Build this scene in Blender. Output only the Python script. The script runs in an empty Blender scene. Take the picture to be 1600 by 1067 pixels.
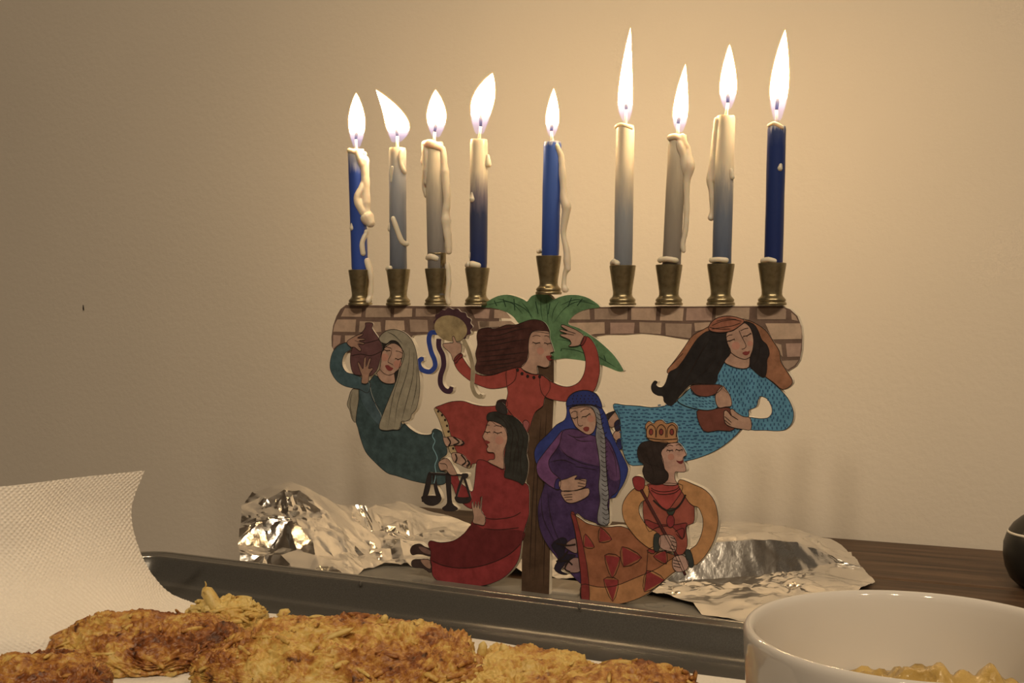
import bpy, bmesh, math, random
import numpy as np
from mathutils import Vector, noise, geometry
random.seed(7)
rng = np.random.default_rng(7)
SC = bpy.context.scene
COL = SC.collection
PI = math.pi
MM = 0.001

# ---------------------------------------------------------------- camera
F, H, PITCH = 1850.0, 162.0, math.radians(1.966)      # focal length in px, eye height above table in mm
cam_data = bpy.data.cameras.new('camera')
cam = bpy.data.objects.new('camera', cam_data)
COL.objects.link(cam)
cam.location = (0, 0, H * MM)
cam.rotation_euler = (PI / 2 - PITCH, 0, 0)
cam_data.sensor_width = 36
cam_data.lens = F / 1600 * 36
cam_data.clip_start = 0.01
SC.camera = cam

# ---------------------------------------------------------------- world, exposure, lamp strengths
world = bpy.data.worlds.new('room_world')
SC.world = world
world.use_nodes = True
world.node_tree.nodes['Background'].inputs['Color'].default_value = (1.0, 0.75, 0.50, 1)
world.node_tree.nodes['Background'].inputs['Strength'].default_value = 0.075
SC.view_settings.view_transform = 'Standard'
SC.view_settings.look = 'None'
SC.view_settings.exposure = 0.0
SC.view_settings.gamma = 1.0
SC.view_settings.use_curve_mapping = False
try:
    SC.cycles.use_denoising = True
    SC.cycles.max_bounces = 8
    SC.cycles.sample_clamp_indirect = 6.0
    SC.cycles.caustics_reflective = True
except Exception:
    pass
FLAME_POWER = 53.0
DOWNLIGHT_POWER = 315.0
FLAME_COLOR = (1.0, 0.70, 0.37)
ROOM_COLOR = (1.0, 0.78, 0.52)

# ---------------------------------------------------------------- helpers
def lin(c):
    c /= 255.0
    return c / 12.92 if c <= 0.04045 else ((c + 0.055) / 1.055) ** 2.4

def alb(r, g, b, k=1.0):
    """pigment seen under the warm room light -> its own reflectance"""
    L = (0.30, 0.225, 0.145)
    c = [0.60 * k * lin(v) / l for v, l in zip((r, g, b), L)]
    g_ = 0.3 * c[0] + 0.6 * c[1] + 0.1 * c[2]
    return tuple(min(0.8, max(0.006, 0.74 * v + 0.26 * g_)) for v in c)

def P3(X, Z, z):
    return Vector((X * MM, Z * MM, z * MM))

def link(o, parent=None):
    COL.objects.link(o)
    if parent is not None:
        o.parent = parent
    return o

def tag(o, label=None, cat=None, group=None, kind=None):
    for k, v in (('label', label), ('category', cat), ('group', group), ('kind', kind)):
        if v:
            o[k] = v
    return o

def empty(name, loc=(0, 0, 0), rz=0, parent=None):
    o = bpy.data.objects.new(name, None)
    o.empty_display_size = 0.02
    o.location = loc
    o.rotation_euler = (0, 0, rz)
    return link(o, parent)

def mesh_obj(name, verts, faces, mats, parent=None, smooth=False, midx=None, angle=None):
    me = bpy.data.meshes.new(name)
    me.from_pydata([tuple(v) for v in verts], [], [tuple(f) for f in faces])
    for m in (mats if isinstance(mats, (list, tuple)) else [mats]):
        me.materials.append(m)
    if midx is not None:
        me.polygons.foreach_set('material_index', midx)
    if smooth:
        me.polygons.foreach_set('use_smooth', [True] * len(me.polygons))
    me.update()
    if angle is not None:
        me.set_sharp_from_angle(angle=angle)
    return link(bpy.data.objects.new(name, me), parent)

def bm_obj(name, bm, mats, parent=None, smooth=False, angle=None):
    me = bpy.data.meshes.new(name)
    bmesh.ops.recalc_face_normals(bm, faces=bm.faces[:])
    bm.to_mesh(me)
    bm.free()
    for m in (mats if isinstance(mats, (list, tuple)) else [mats]):
        me.materials.append(m)
    if smooth:
        me.polygons.foreach_set('use_smooth', [True] * len(me.polygons))
    me.update()
    if angle is not None:
        me.set_sharp_from_angle(angle=angle)
    return link(bpy.data.objects.new(name, me), parent)

def lathe(profile, seg=48):
    """profile: (r, z) in mm -> verts, faces"""
    V, Fc = [], []
    n = len(profile)
    for i in range(seg):
        a = 2 * PI * i / seg
        for r, z in profile:
            V.append((r * math.cos(a) * MM, r * math.sin(a) * MM, z * MM))
    for i in range(seg):
        j = (i + 1) % seg
        for k in range(n - 1):
            Fc.append((i * n + k, j * n + k, j * n + k + 1, i * n + k + 1))
    return V, Fc

def tube(pts, radii, seg=8, caps=True, base=0):
    """sweep with one radius per point; pts in metres"""
    V, Fc = [], []
    n = len(pts)
    pts = [Vector(p) for p in pts]
    up = Vector((0.31, 0.83, 0.46)).normalized()
    for i in range(n):
        t = (pts[min(i + 1, n - 1)] - pts[max(i - 1, 0)])
        t = t.normalized() if t.length > 1e-9 else Vector((0, 0, 1))
        a = t.cross(up)
        a = a.normalized() if a.length > 1e-6 else Vector((1, 0, 0))
        b = t.cross(a)
        for k in range(seg):
            th = 2 * PI * k / seg
            V.append(pts[i] + (a * math.cos(th) + b * math.sin(th)) * radii[i])
    for i in range(n - 1):
        for k in range(seg):
            k2 = (k + 1) % seg
            Fc.append((base + i * seg + k, base + i * seg + k2, base + (i + 1) * seg + k2, base + (i + 1) * seg + k))
    if caps:
        Fc.append(tuple(base + k for k in range(seg))[::-1])
        Fc.append(tuple(base + (n - 1) * seg + k for k in range(seg)))
    return V, Fc

def cat_open(pts, sub=4):
    out = []
    n = len(pts)
    P = [np.array(p, float) for p in pts]
    for i in range(n - 1):
        p0, p1, p2, p3 = P[max(i - 1, 0)], P[i], P[i + 1], P[min(i + 2, n - 1)]
        for k in range(sub):
            t = k / sub
            out.append(0.5 * (2 * p1 + (p2 - p0) * t + (2 * p0 - 5 * p1 + 4 * p2 - p3) * t * t + (3 * p1 - p0 - 3 * p2 + p3) * t ** 3))
    out.append(P[-1])
    return [tuple(p) for p in out]

def cat_closed(pts, sub=3):
    out = []
    n = len(pts)
    P = [np.array(p, float) for p in pts]
    for i in range(n):
        p0, p1, p2, p3 = P[i - 1], P[i], P[(i + 1) % n], P[(i + 2) % n]
        for k in range(sub):
            t = k / sub
            out.append(0.5 * (2 * p1 + (p2 - p0) * t + (2 * p0 - 5 * p1 + 4 * p2 - p3) * t * t + (3 * p1 - p0 - 3 * p2 + p3) * t ** 3))
    return [tuple(p) for p in out]

# ---------------------------------------------------------------- materials
def new_mat(name):
    m = bpy.data.materials.new(name)
    m.use_nodes = True
    nt = m.node_tree
    return m, nt, nt.nodes['Principled BSDF']

def N(nt, t, **kw):
    n = nt.nodes.new(t)
    for k, v in kw.items():
        setattr(n, k, v)
    return n

def ramp(nt, stops, interp='LINEAR'):
    r = N(nt, 'ShaderNodeValToRGB')
    r.color_ramp.interpolation = interp
    el = r.color_ramp.elements
    while len(el) < len(stops):
        el.new(0.5)
    for e, (p, c) in zip(el, stops):
        e.position = p
        e.color = (*c, 1) if len(c) == 3 else c
    return r

def coords(nt, scale=(1, 1, 1), kind='Object'):
    tc = N(nt, 'ShaderNodeTexCoord')
    mp = N(nt, 'ShaderNodeMapping')
    mp.inputs['Scale'].default_value = scale
    nt.links.new(tc.outputs[kind], mp.inputs['Vector'])
    return mp.outputs['Vector']

def noise_tex(nt, vec, scale, detail=4, rough=0.55):
    n = N(nt, 'ShaderNodeTexNoise')
    n.inputs['Scale'].default_value = scale
    n.inputs['Detail'].default_value = detail
    n.inputs['Roughness'].default_value = rough
    nt.links.new(vec, n.inputs['Vector'])
    return n.outputs['Fac']

def add_bump(nt, b, fac, strength, dist):
    bp = N(nt, 'ShaderNodeBump')
    bp.inputs['Strength'].default_value = strength
    bp.inputs['Distance'].default_value = dist
    nt.links.new(fac, bp.inputs['Height'])
    nt.links.new(bp.outputs['Normal'], b.inputs['Normal'])

_paint = {}
def paint(rgb, var=0.22, rough=0.42, scale=170, k=1.0):
    """hand-painted varnished colour: mottled like watercolour"""
    key = (rgb, var, rough, scale, k)
    if key in _paint:
        return _paint[key]
    m, nt, b = new_mat('paint')
    c = alb(*rgb, k)
    vec = coords(nt)
    f = noise_tex(nt, vec, scale, 5, 0.65)
    lo = tuple(v * (1 - var) for v in c)
    hi = tuple(min(0.9, v * (1 + var)) for v in c)
    r = ramp(nt, [(0.32, lo), (0.68, hi)])
    nt.links.new(f, r.inputs['Fac'])
    nt.links.new(r.outputs['Color'], b.inputs['Base Color'])
    b.inputs['Roughness'].default_value = rough
    b.inputs['Specular IOR Level'].default_value = 0.25
    _paint[key] = m
    return m

def plain(name, c, rough=0.5, metal=0.0, spec=0.5):
    m, nt, b = new_mat(name)
    vec = coords(nt)
    f = noise_tex(nt, vec, 120, 3)
    r = ramp(nt, [(0.3, tuple(v * 0.9 for v in c)), (0.7, tuple(min(1, v * 1.08) for v in c))])
    nt.links.new(f, r.inputs['Fac'])
    nt.links.new(r.outputs['Color'], b.inputs['Base Color'])
    b.inputs['Roughness'].default_value = rough
    b.inputs['Metallic'].default_value = metal
    b.inputs['Specular IOR Level'].default_value = spec
    return m

# wall plaster
M_WALL, nt, b = new_mat('wall_plaster')
vec = coords(nt)
f = noise_tex(nt, vec, 2.2, 3)
r = ramp(nt, [(0.3, (0.60, 0.565, 0.52)), (0.7, (0.66, 0.62, 0.57))])
nt.links.new(f, r.inputs['Fac'])
nt.links.new(r.outputs['Color'], b.inputs['Base Color'])
b.inputs['Roughness'].default_value = 0.75
b.inputs['Specular IOR Level'].default_value = 0.2
add_bump(nt, b, noise_tex(nt, vec, 190, 6, 0.6), 0.30, 0.0010)

# table wood
M_WOOD, nt, b = new_mat('dark_walnut')
vec = coords(nt, (3, 45, 45))
f = noise_tex(nt, vec, 2.6, 7, 0.65)
r = ramp(nt, [(0.28, (0.022, 0.013, 0.009)), (0.5, (0.078, 0.047, 0.029)), (0.72, (0.15, 0.092, 0.058))])
nt.links.new(f, r.inputs['Fac'])
nt.links.new(r.outputs['Color'], b.inputs['Base Color'])
b.inputs['Roughness'].default_value = 0.5
b.inputs['Specular IOR Level'].default_value = 0.3
add_bump(nt, b, f, 0.3, 0.0006)

# tray metal (grey non-stick)
M_TRAY, nt, b = new_mat('nonstick_grey')
vec = coords(nt)
f = noise_tex(nt, vec, 1500, 2)
r = ramp(nt, [(0.3, (0.10, 0.10, 0.098)), (0.7, (0.135, 0.133, 0.13))])
nt.links.new(f, r.inputs['Fac'])
nt.links.new(r.outputs['Color'], b.inputs['Base Color'])
b.inputs['Roughness'].default_value = 0.25
b.inputs['Metallic'].default_value = 0.5
add_bump(nt, b, f, 0.12, 0.0002)

M_SHEET, nt, b = new_mat('dull_steel')
vec = coords(nt)
f = noise_tex(nt, vec, 45, 5)
r = ramp(nt, [(0.3, (0.20, 0.19, 0.17)), (0.7, (0.27, 0.255, 0.23))])
nt.links.new(f, r.inputs['Fac'])
nt.links.new(r.outputs['Color'], b.inputs['Base Color'])
b.inputs['Roughness'].default_value = 0.5
b.inputs['Metallic'].default_value = 0.3

# foil
M_FOIL, nt, b = new_mat('aluminium_foil')
vec = coords(nt)
b.inputs['Base Color'].default_value = (0.90, 0.885, 0.86, 1)
b.inputs['Metallic'].default_value = 1.0
b.inputs['Roughness'].default_value = 0.17
add_bump(nt, b, noise_tex(nt, vec, 160, 5, 0.6), 0.18, 0.0012)

# brass cups
M_BRASS, nt, b = new_mat('aged_brass')
vec = coords(nt)
f = noise_tex(nt, vec, 260, 5)
r = ramp(nt, [(0.3, (0.22, 0.185, 0.11)), (0.7, (0.40, 0.34, 0.215))])
nt.links.new(f, r.inputs['Fac'])
nt.links.new(r.outputs['Color'], b.inputs['Base Color'])
b.inputs['Metallic'].default_value = 0.85
b.inputs['Roughness'].default_value = 0.33

M_PORC, nt, b = new_mat('white_porcelain')
b.inputs['Base Color'].default_value = (0.64, 0.615, 0.59, 1)
b.inputs['Roughness'].default_value = 0.06
M_WAX, nt, b = new_mat('cream_wax')
b.inputs['Base Color'].default_value = (0.80, 0.73, 0.62, 1)
b.inputs['Roughness'].default_value = 0.35
b.inputs['Subsurface Weight'].default_value = 0.5
b.inputs['Subsurface Radius'].default_value = (1.0, 0.7, 0.45)
b.inputs['Subsurface Scale'].default_value = 0.004
M_EDGE = plain('candlelit_edge', (0.80, 0.75, 0.66), 0.35, 0.2)  # cut edges coloured pale: candlelight and sharpening halo put into the colour
M_BACK = plain('plate_back', (0.42, 0.38, 0.33), 0.5, 0.3)
M_LINE = paint((34, 22, 16), 0.1, 0.45)
M_BLACK = plain('black_gloss', (0.012, 0.012, 0.012), 0.35)
M_GREYRIM = plain('grey_rim', (0.10, 0.095, 0.085), 0.4)
M_PALE = plain('pale_stripe', (0.75, 0.72, 0.66), 0.35)
M_CHAR = plain('charred_wick', (0.02, 0.016, 0.014), 0.9)
M_COTTON = plain('cotton_wick', (0.78, 0.70, 0.58), 0.9)
M_CEIL = plain('ceiling_white', (0.55, 0.53, 0.50), 0.9)
M_FLOOR = plain('floor_brown', (0.16, 0.11, 0.08), 0.5)

# paper towel
M_TOWEL, nt, b = new_mat('paper_towel')
vec = coords(nt)
f = noise_tex(nt, vec, 900, 3)
r = ramp(nt, [(0.3, (0.72, 0.69, 0.65)), (0.7, (0.80, 0.77, 0.73))])
nt.links.new(f, r.inputs['Fac'])
nt.links.new(r.outputs['Color'], b.inputs['Base Color'])
b.inputs['Roughness'].default_value = 0.95
b.inputs['Specular IOR Level'].default_value = 0.1
add_bump(nt, b, f, 0.3, 0.0003)

# latke
def latke_mat(name, brown, dark=0.0):
    m, nt, b = new_mat(name)
    vec = coords(nt, (1, 1, 1))
    big = noise_tex(nt, vec, 48, 6, 0.66)
    fine = noise_tex(nt, vec, 330, 5, 0.6)
    mx = N(nt, 'ShaderNodeMath', operation='MULTIPLY_ADD')
    nt.links.new(fine, mx.inputs[0])
    mx.inputs[1].default_value = 0.55
    nt.links.new(big, mx.inputs[2])
    sub = N(nt, 'ShaderNodeMath', operation='ADD')
    nt.links.new(mx.outputs[0], sub.inputs[0])
    sub.inputs[1].default_value = -0.28 + brown
    r = ramp(nt, [(0.28, (0.62, 0.48, 0.18)), (0.43, (0.54, 0.36, 0.10)), (0.53, (0.40, 0.19, 0.045)), (0.64, (0.21, 0.066, 0.015)), (0.82, (0.045, 0.014, 0.007))])
    nt.links.new(sub.outputs[0], r.inputs['Fac'])
    sk = noise_tex(nt, vec, 190, 2, 0.4)
    rk = ramp(nt, [(0.66, (1, 1, 1)), (0.73, (0.16, 0.07, 0.05))])
    nt.links.new(sk, rk.inputs['Fac'])
    mm_ = N(nt, 'ShaderNodeMix', data_type='RGBA', blend_type='MULTIPLY')
    mm_.inputs['Factor'].default_value = 0.85
    nt.links.new(r.outputs['Color'], mm_.inputs['A'])
    nt.links.new(rk.outputs['Color'], mm_.inputs['B'])
    nt.links.new(mm_.outputs['Result'], b.inputs['Base Color'])
    b.inputs['Roughness'].default_value = 0.38
    b.inputs['Specular IOR Level'].default_value = 0.5
    add_bump(nt, b, fine, 0.6, 0.0012)
    return m
M_LATKE_B = latke_mat('latke_brown', 0.07)
M_LATKE_G = latke_mat('latke_golden', 0.0)
M_LATKE_P = latke_mat('latke_light', -0.05)
M_LATKE_Y = latke_mat('latke_pale', -0.14)
M_SHRED_Y = latke_mat('shred_pale', -0.16)
M_SHRED_G = latke_mat('shred_golden', -0.06)
M_SHRED_B = latke_mat('shred_brown', 0.05)

M_SAUCE, nt, b = new_mat('apple_sauce')
vec = coords(nt)
f = noise_tex(nt, vec, 110, 4)
r = ramp(nt, [(0.3, (0.34, 0.22, 0.06)), (0.7, (0.60, 0.43, 0.16))])
nt.links.new(f, r.inputs['Fac'])
nt.links.new(r.outputs['Color'], b.inputs['Base Color'])
b.inputs['Roughness'].default_value = 0.12
add_bump(nt, b, noise_tex(nt, vec, 420, 4), 0.6, 0.0015)

# flame: additive glow, bluish and faint round the wick, white hot above
M_FLAME = bpy.data.materials.new('candle_flame')
M_FLAME.use_nodes = True
nt = M_FLAME.node_tree
nt.nodes.clear()
out = N(nt, 'ShaderNodeOutputMaterial')
uv = N(nt, 'ShaderNodeUVMap')
sep = N(nt, 'ShaderNodeSeparateXYZ')
nt.links.new(uv.outputs[0], sep.inputs[0])
rs = ramp(nt, [(0.0, (0.0010, 0.0010, 0.0010)), (0.13, (0.0020, 0.0020, 0.0020)), (0.26, (0.009, 0.009, 0.009)), (0.40, (1, 1, 1)), (0.93, (1, 1, 1)), (1.0, (0.15, 0.15, 0.15))])
rc = ramp(nt, [(0.0, (0.42, 0.42, 1.0)), (0.16, (0.60, 0.55, 1.0)), (0.30, (0.95, 0.72, 0.55)), (0.36, FLAME_COLOR), (1.0, (1.0, 0.62, 0.26))])
nt.links.new(sep.outputs[1], rs.inputs[0])
nt.links.new(sep.outputs[1], rc.inputs[0])
mul = N(nt, 'ShaderNodeMath', operation='MULTIPLY')
nt.links.new(rs.outputs[0], mul.inputs[0])
mul.inputs[1].default_value = FLAME_POWER
em = N(nt, 'ShaderNodeEmission')
nt.links.new(rc.outputs[0], em.inputs[0])
nt.links.new(mul.outputs[0], em.inputs[1])
tr = N(nt, 'ShaderNodeBsdfTransparent')
ad = N(nt, 'ShaderNodeAddShader')
nt.links.new(em.outputs[0], ad.inputs[0])
nt.links.new(tr.outputs[0], ad.inputs[1])
nt.links.new(ad.outputs[0], out.inputs[0])

M_MANTLE = M_FLAME.copy()
M_MANTLE.name = 'flame_mantle'
for nd in M_MANTLE.node_tree.nodes:
    if nd.type == 'MATH':
        nd.inputs[1].default_value = 0.22
    if nd.type == 'VALTORGB':
        el = nd.color_ramp.elements
        if el[0].color[2] > 0.9:
            for e, cc in zip(el, ((0.3, 0.3, 1.0), (0.5, 0.45, 1.0), (1, 0.6, 0.3), (1, 0.6, 0.15), (1, 0.55, 0.1))):
                e.color = (*cc, 1)
        else:
            for e, cc in zip(el, (0.35, 0.5, 0.7, 1, 1, 0.4)):
                e.color = (cc, cc, cc, 1)

M_LAMP, nt, b = new_mat('lamp_disc')
b.inputs['Emission Color'].default_value = (*ROOM_COLOR, 1)
b.inputs['Emission Strength'].default_value = DOWNLIGHT_POWER

# ---------------------------------------------------------------- setting
WA = math.radians(22.7)
ew = (math.cos(WA), -math.sin(WA))          # along the wall
nw = (-math.sin(WA), -math.cos(WA))         # towards the room
def WP(a, d, z):                             # a along the wall, d out from it
    return (a * ew[0] + d * nw[0], 899 + a * ew[1] + d * nw[1], z)

def box_mesh(name, x0, x1, y0, y1, z0, z1, mat, parent=None, bevel=0.0, seg=1):
    bm = bmesh.new()
    bmesh.ops.create_cube(bm, size=1)
    for v in bm.verts:
        v.co = Vector(((x0 + x1) / 2 + v.co.x * (x1 - x0), (y0 + y1) / 2 + v.co.y * (y1 - y0), (z0 + z1) / 2 + v.co.z * (z1 - z0))) * MM
    if bevel:
        bmesh.ops.bevel(bm, geom=bm.edges[:], offset=bevel * MM, segments=seg, affect='EDGES')
    return bm_obj(name, bm, mat, parent)

wo = Vector((0, 899 * MM, 0))
def wall_frame(o):
    o.location = wo
    o.rotation_euler = (0, 0, -WA)
    return o
wall = wall_frame(box_mesh('wall_back', -3000, 3000, 0, 60, -740, 1660, M_WALL))
tag(wall, kind='structure')
floor = wall_frame(box_mesh('floor', -3000, 3000, -4500, 0, -780, -740, M_FLOOR))
tag(floor, kind='structure')
ceil = wall_frame(box_mesh('ceiling', -3000, 3000, -4500, 0, 1660, 1700, M_CEIL))
tag(ceil, kind='structure')
# small dark scuff on the plaster
scuff = mesh_obj('scuff_mark', [(-0.4156, -0.0006, 0.1585), (-0.4146, -0.0008, 0.1582), (-0.4142, -0.0007, 0.1545), (-0.4150, -0.0008, 0.1527), (-0.4157, -0.0007, 0.1550)], [(0, 1, 2, 3, 4)], M_LINE, wall)

# table of dark planks along the wall
table = empty('table', (0, 899 * MM, 0), -WA)
tag(table, 'dark brown wooden plank table top against the wall', 'table')
for i in range(9):
    y1 = -1.5 - i * 112.0
    box_mesh('plank', -86, 900, y1 - 108.8, y1, -24, 0, M_WOOD, table, 1.5)
for sx in (-50, 840):
    for sy in (-60, -950):
        box_mesh('leg', sx - 32, sx + 32, sy - 32, sy + 32, -740, -24, M_WOOD, table, 3)
box_mesh('apron', -30, 800, -45, -25, -110, -24, M_WOOD, table, 2)
box_mesh('apron', -30, 800, -985, -965, -110, -24, M_WOOD, table, 2)

# recessed ceiling lamps behind the photographer
for i, (x, y) in enumerate(((-560, -950), (160, -1080), (880, -1210))):
    d = empty('ceiling_lamp', (x * MM, y * MM, 1.660))
    tag(d, ('recessed round ceiling lamp, left one of the row above the table', 'recessed round ceiling lamp, middle one of the row above the table', 'recessed round ceiling lamp, right one of the row above the table')[i], 'lamp', 'recessed ceiling lamps')
    V, Fc = lathe([(76, -6), (80, -6), (87, -3), (90, 0), (76, 0), (76, -6)], 32)
    mesh_obj('trim_ring', V, Fc, M_CEIL, d, True)
    V = [(74 * MM * math.cos(2 * PI * k / 24), 74 * MM * math.sin(2 * PI * k / 24), -3 * MM) for k in range(24)]
    mesh_obj('diffuser', V, [tuple(range(24))[::-1]], M_LAMP, d)

# ---------------------------------------------------------------- painted plate: tracing frame
PA = math.radians(27.6)
C0 = np.array((13.3, 649.0))
PZ = 1.0
eu = np.array((math.cos(PA), -math.sin(PA)))
en = np.array((-math.sin(PA), -math.cos(PA)))
cp, sp = math.cos(PITCH), math.sin(PITCH)
def ray(px, py):
    x = (px - 800) / F
    y = -(py - 533.5) / F
    return np.array((x, cp + y * sp, -sp + y * cp))
def uv_plate(px, py):
    d = ray(px, py)
    t = (C0 @ en) / (d[:2] @ en)
    p = d * t
    return float((p[:2] - C0) @ eu), float(H + p[2] - PZ), t
def at_depth(px, py, Z):
    d = ray(px, py)
    t = Z / d[1]
    return Vector((d[0] * t, Z, H + d[2] * t))
CR = {'A': (500, 440, 3.8107), 'B': (680, 440, 3.5567), 'C': (900, 460, 3.8105), 'D': (620, 620, 3.3357), 'E': (820, 600, 2.9625), 'X': (0, 0, 1.0)}
def T(k, pts):
    ox, oy, s = CR[k]
    return [uv_plate(ox + x / s, oy + y / s)[:2] for x, y in pts]
THICK = 2.2
LAY = 0.22
def slab(name, pts, layer, mat, parent, full=True, smooth=3):
    """pts in plate mm; solid board piece with painted front and cut edge paled as if candlelit"""
    if smooth:
        pts = cat_closed(pts, smooth)
    y0 = -layer * LAY
    y1 = THICK - 0.03 * layer if full else 0.05
    n = len(pts)
    area = sum(pts[i - 1][0] * pts[i][1] - pts[i][0] * pts[i - 1][1] for i in range(n))
    if area < 0:
        pts = pts[::-1]
    if area < 0:
        area = -area
    bk = []
    for i in range(n):                                   # cut edge splayed to the back so its candlelit paleness shows as outline
        ax, ay = pts[i - 1]
        cx_, cy_ = pts[(i + 1) % n]
        dx, dy = cx_ - ax, cy_ - ay
        L_ = math.hypot(dx, dy) or 1
        o_ = 0.38 if full else 0.0
        bk.append((pts[i][0] + dy / L_ * o_, pts[i][1] - dx / L_ * o_))
    V = [(u * MM, y0 * MM, v * MM) for u, v in pts] + [(u * MM, y1 * MM, v * MM) for u, v in bk]
    tri = geometry.tessellate_polygon([[Vector((u, v, 0)) for u, v in pts]])
    Fc = [tuple(t) for t in tri]
    fixed = []
    for a, b_, c in Fc:
        A, B, C = pts[a], pts[b_], pts[c]
        s = (B[0] - A[0]) * (C[1] - A[1]) - (B[1] - A[1]) * (C[0] - A[0])
        fixed.append((a, b_, c) if s > 0 else (a, c, b_))
    Fc = fixed
    nf = len(Fc)
    Fc = Fc + [(a + n, c + n, b_ + n) for a, b_, c in Fc]
    Fc += [(i, i + n, (i + 1) % n + n, (i + 1) % n) for i in range(n)]
    midx = [0] * nf + [2] * nf + [1] * n
    return mesh_obj(name, V, Fc, [mat, M_EDGE if full else mat, M_BACK], parent, midx=midx)

class Lines:
    """thin painted strokes on the plate, gathered into one mesh"""
    def __init__(self):
        self.V, self.F = [], []
    def add(self, pts, w, layer, closed=False, smooth=4, taper=False):
        pts = (cat_closed(pts, 3) if closed else cat_open(pts, smooth)) if smooth and len(pts) > 2 else list(pts)
        n = len(pts)
        b = len(self.V)
        y = -layer * LAY * MM
        for i in range(n):
            p0 = pts[i - 1] if (closed or i) else pts[i]
            p1 = pts[(i + 1) % n] if (closed or i < n - 1) else pts[i]
            dx, dy = p1[0] - p0[0], p1[1] - p0[1]
            L = math.hypot(dx, dy) or 1
            ww = w / 2
            if taper:
                ww *= max(0.15, math.sin(PI * (i + 0.5) / n))
            nx, ny = -dy / L * ww, dx / L * ww
            self.V += [((pts[i][0] + nx) * MM, y, (pts[i][1] + ny) * MM), ((pts[i][0] - nx) * MM, y, (pts[i][1] - ny) * MM)]
        for i in range(n if closed else n - 1):
            j = (i + 1) % n
            self.F.append((b + 2 * i, b + 2 * i + 1, b + 2 * j + 1, b + 2 * j))
    def dot(self, c, r, layer, ry=None, seg=10):
        b = len(self.V)
        ry = ry or r
        y = -layer * LAY * MM
        for k in range(seg):
            a = 2 * PI * k / seg
            self.V.append(((c[0] + r * math.cos(a)) * MM, y, (c[1] + ry * math.sin(a)) * MM))
        self.F.append(tuple(range(b, b + seg)))
    def build(self, name, mat, parent):
        if self.V:
            return mesh_obj(name, self.V, self.F, mat, parent)

def inside(p, poly):
    x, y = p
    c = False
    n = len(poly)
    for i in range(n):
        x1, y1 = poly[i - 1]
        x2, y2 = poly[i]
        if (y1 > y) != (y2 > y) and x < (x2 - x1) * (y - y1) / (y2 - y1) + x1:
            c = not c
    return c

# ---------------------------------------------------------------- candelabrum
men = empty('candelabrum', (C0[0] * MM, C0[1] * MM, PZ * MM), -PA)
tag(men, 'flat hand-painted nine-branched candelabrum with six women, brick wall and palm tree', 'candelabrum')

# brick bar with separate bricks
mort = paint((88, 60, 42), 0.2)
left_bar = T('A', [(155, 138), (300, 140), (550, 145), (800, 148), (960, 150), (1067, 160), (1067, 300), (950, 292), (800, 300), (660, 310), (555, 320), (540, 335), (300, 425), (90, 425), (70, 385), (68, 330), (78, 262), (98, 205), (122, 163)])
right_bar = T('C', [(-150, 60), (80, 76), (600, 72), (1000, 70), (1225, 70), (1275, 88), (1318, 128), (1342, 190), (1348, 250), (1345, 330), (1332, 390), (1308, 428), (1262, 458), (1200, 400), (1000, 300), (760, 285), (662, 268), (600, 260), (500, 243), (390, 232), (290, 240), (180, 240), (100, 252), (0, 270), (-150, 290)])
wl = slab('brick_bar', left_bar, 0, mort, men, smooth=0)
wr = slab('brick_bar', right_bar, 0, mort, men, smooth=0)
bcols = [(142, 104, 72), (132, 98, 68), (148, 110, 76), (128, 94, 66), (136, 96, 70)]
bl = [[(150, 158), (250, 160), (245, 210), (125, 208)], [(275, 155), (420, 158), (420, 212), (272, 212)], [(445, 158), (550, 160), (548, 210), (440, 212)], [(572, 160), (690, 165), (690, 208), (570, 208)], [(900, 165), (1012, 165), (1005, 220), (925, 218)],
      [(105, 225), (215, 225), (210, 300), (80, 298), (88, 255)], [(238, 235), (360, 240), (365, 300), (232, 300)], [(392, 230), (500, 232), (505, 290), (388, 290)], [(535, 225), (640, 228), (645, 300), (540, 300)], [(80, 318), (125, 320), (120, 365), (78, 400)], [(150, 320), (250, 320), (220, 350), (150, 370)], [(940, 235), (1010, 238), (1005, 285), (948, 285)]]
for i, q in enumerate(bl):
    slab('brick', T('A', q), 1, paint(bcols[i % 5], 0.15), wl, False, 0)
for i, q in enumerate([[(330, 155), (385, 158), (425, 205), (328, 203)], [(245, 222), (420, 218), (450, 240), (330, 252), (250, 255)]]):
    slab('brick', T('B', q), 1, paint(bcols[i], 0.15), wl, False, 0)
br = [[(-10, 112), (80, 88), (85, 150), (-30, 150)], [(110, 85), (308, 82), (305, 150), (112, 150)], [(330, 82), (480, 82), (475, 155), (330, 152)], [(508, 82), (642, 82), (635, 158), (500, 155)], [(660, 82), (815, 80), (808, 155), (655, 155)], [(835, 80), (1035, 78), (1030, 150), (830, 150)], [(1078, 82), (1240, 82), (1252, 92), (1250, 148), (1080, 148)], [(1282, 108), (1308, 130), (1322, 158), (1285, 150)],
      [(-60, 170), (170, 165), (172, 233), (110, 236), (60, 245), (-60, 270)], [(205, 168), (350, 168), (345, 232), (205, 235)], [(378, 165), (510, 168), (505, 237), (380, 228)], [(532, 172), (690, 175), (685, 262), (535, 243)], [(705, 170), (800, 165), (790, 200), (710, 220)], [(1128, 172), (1335, 172), (1344, 220), (1343, 265), (1170, 268)], [(1250, 292), (1342, 290), (1334, 370), (1258, 372)], [(1185, 290), (1222, 298), (1232, 372), (1210, 350)], [(1225, 395), (1326, 390), (1300, 424), (1262, 448), (1240, 430)]]
for i, q in enumerate(br):
    slab('brick', T('C', q), 1, paint(bcols[(i * 2 + 1) % 5], 0.15), wr, False, 0)

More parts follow.
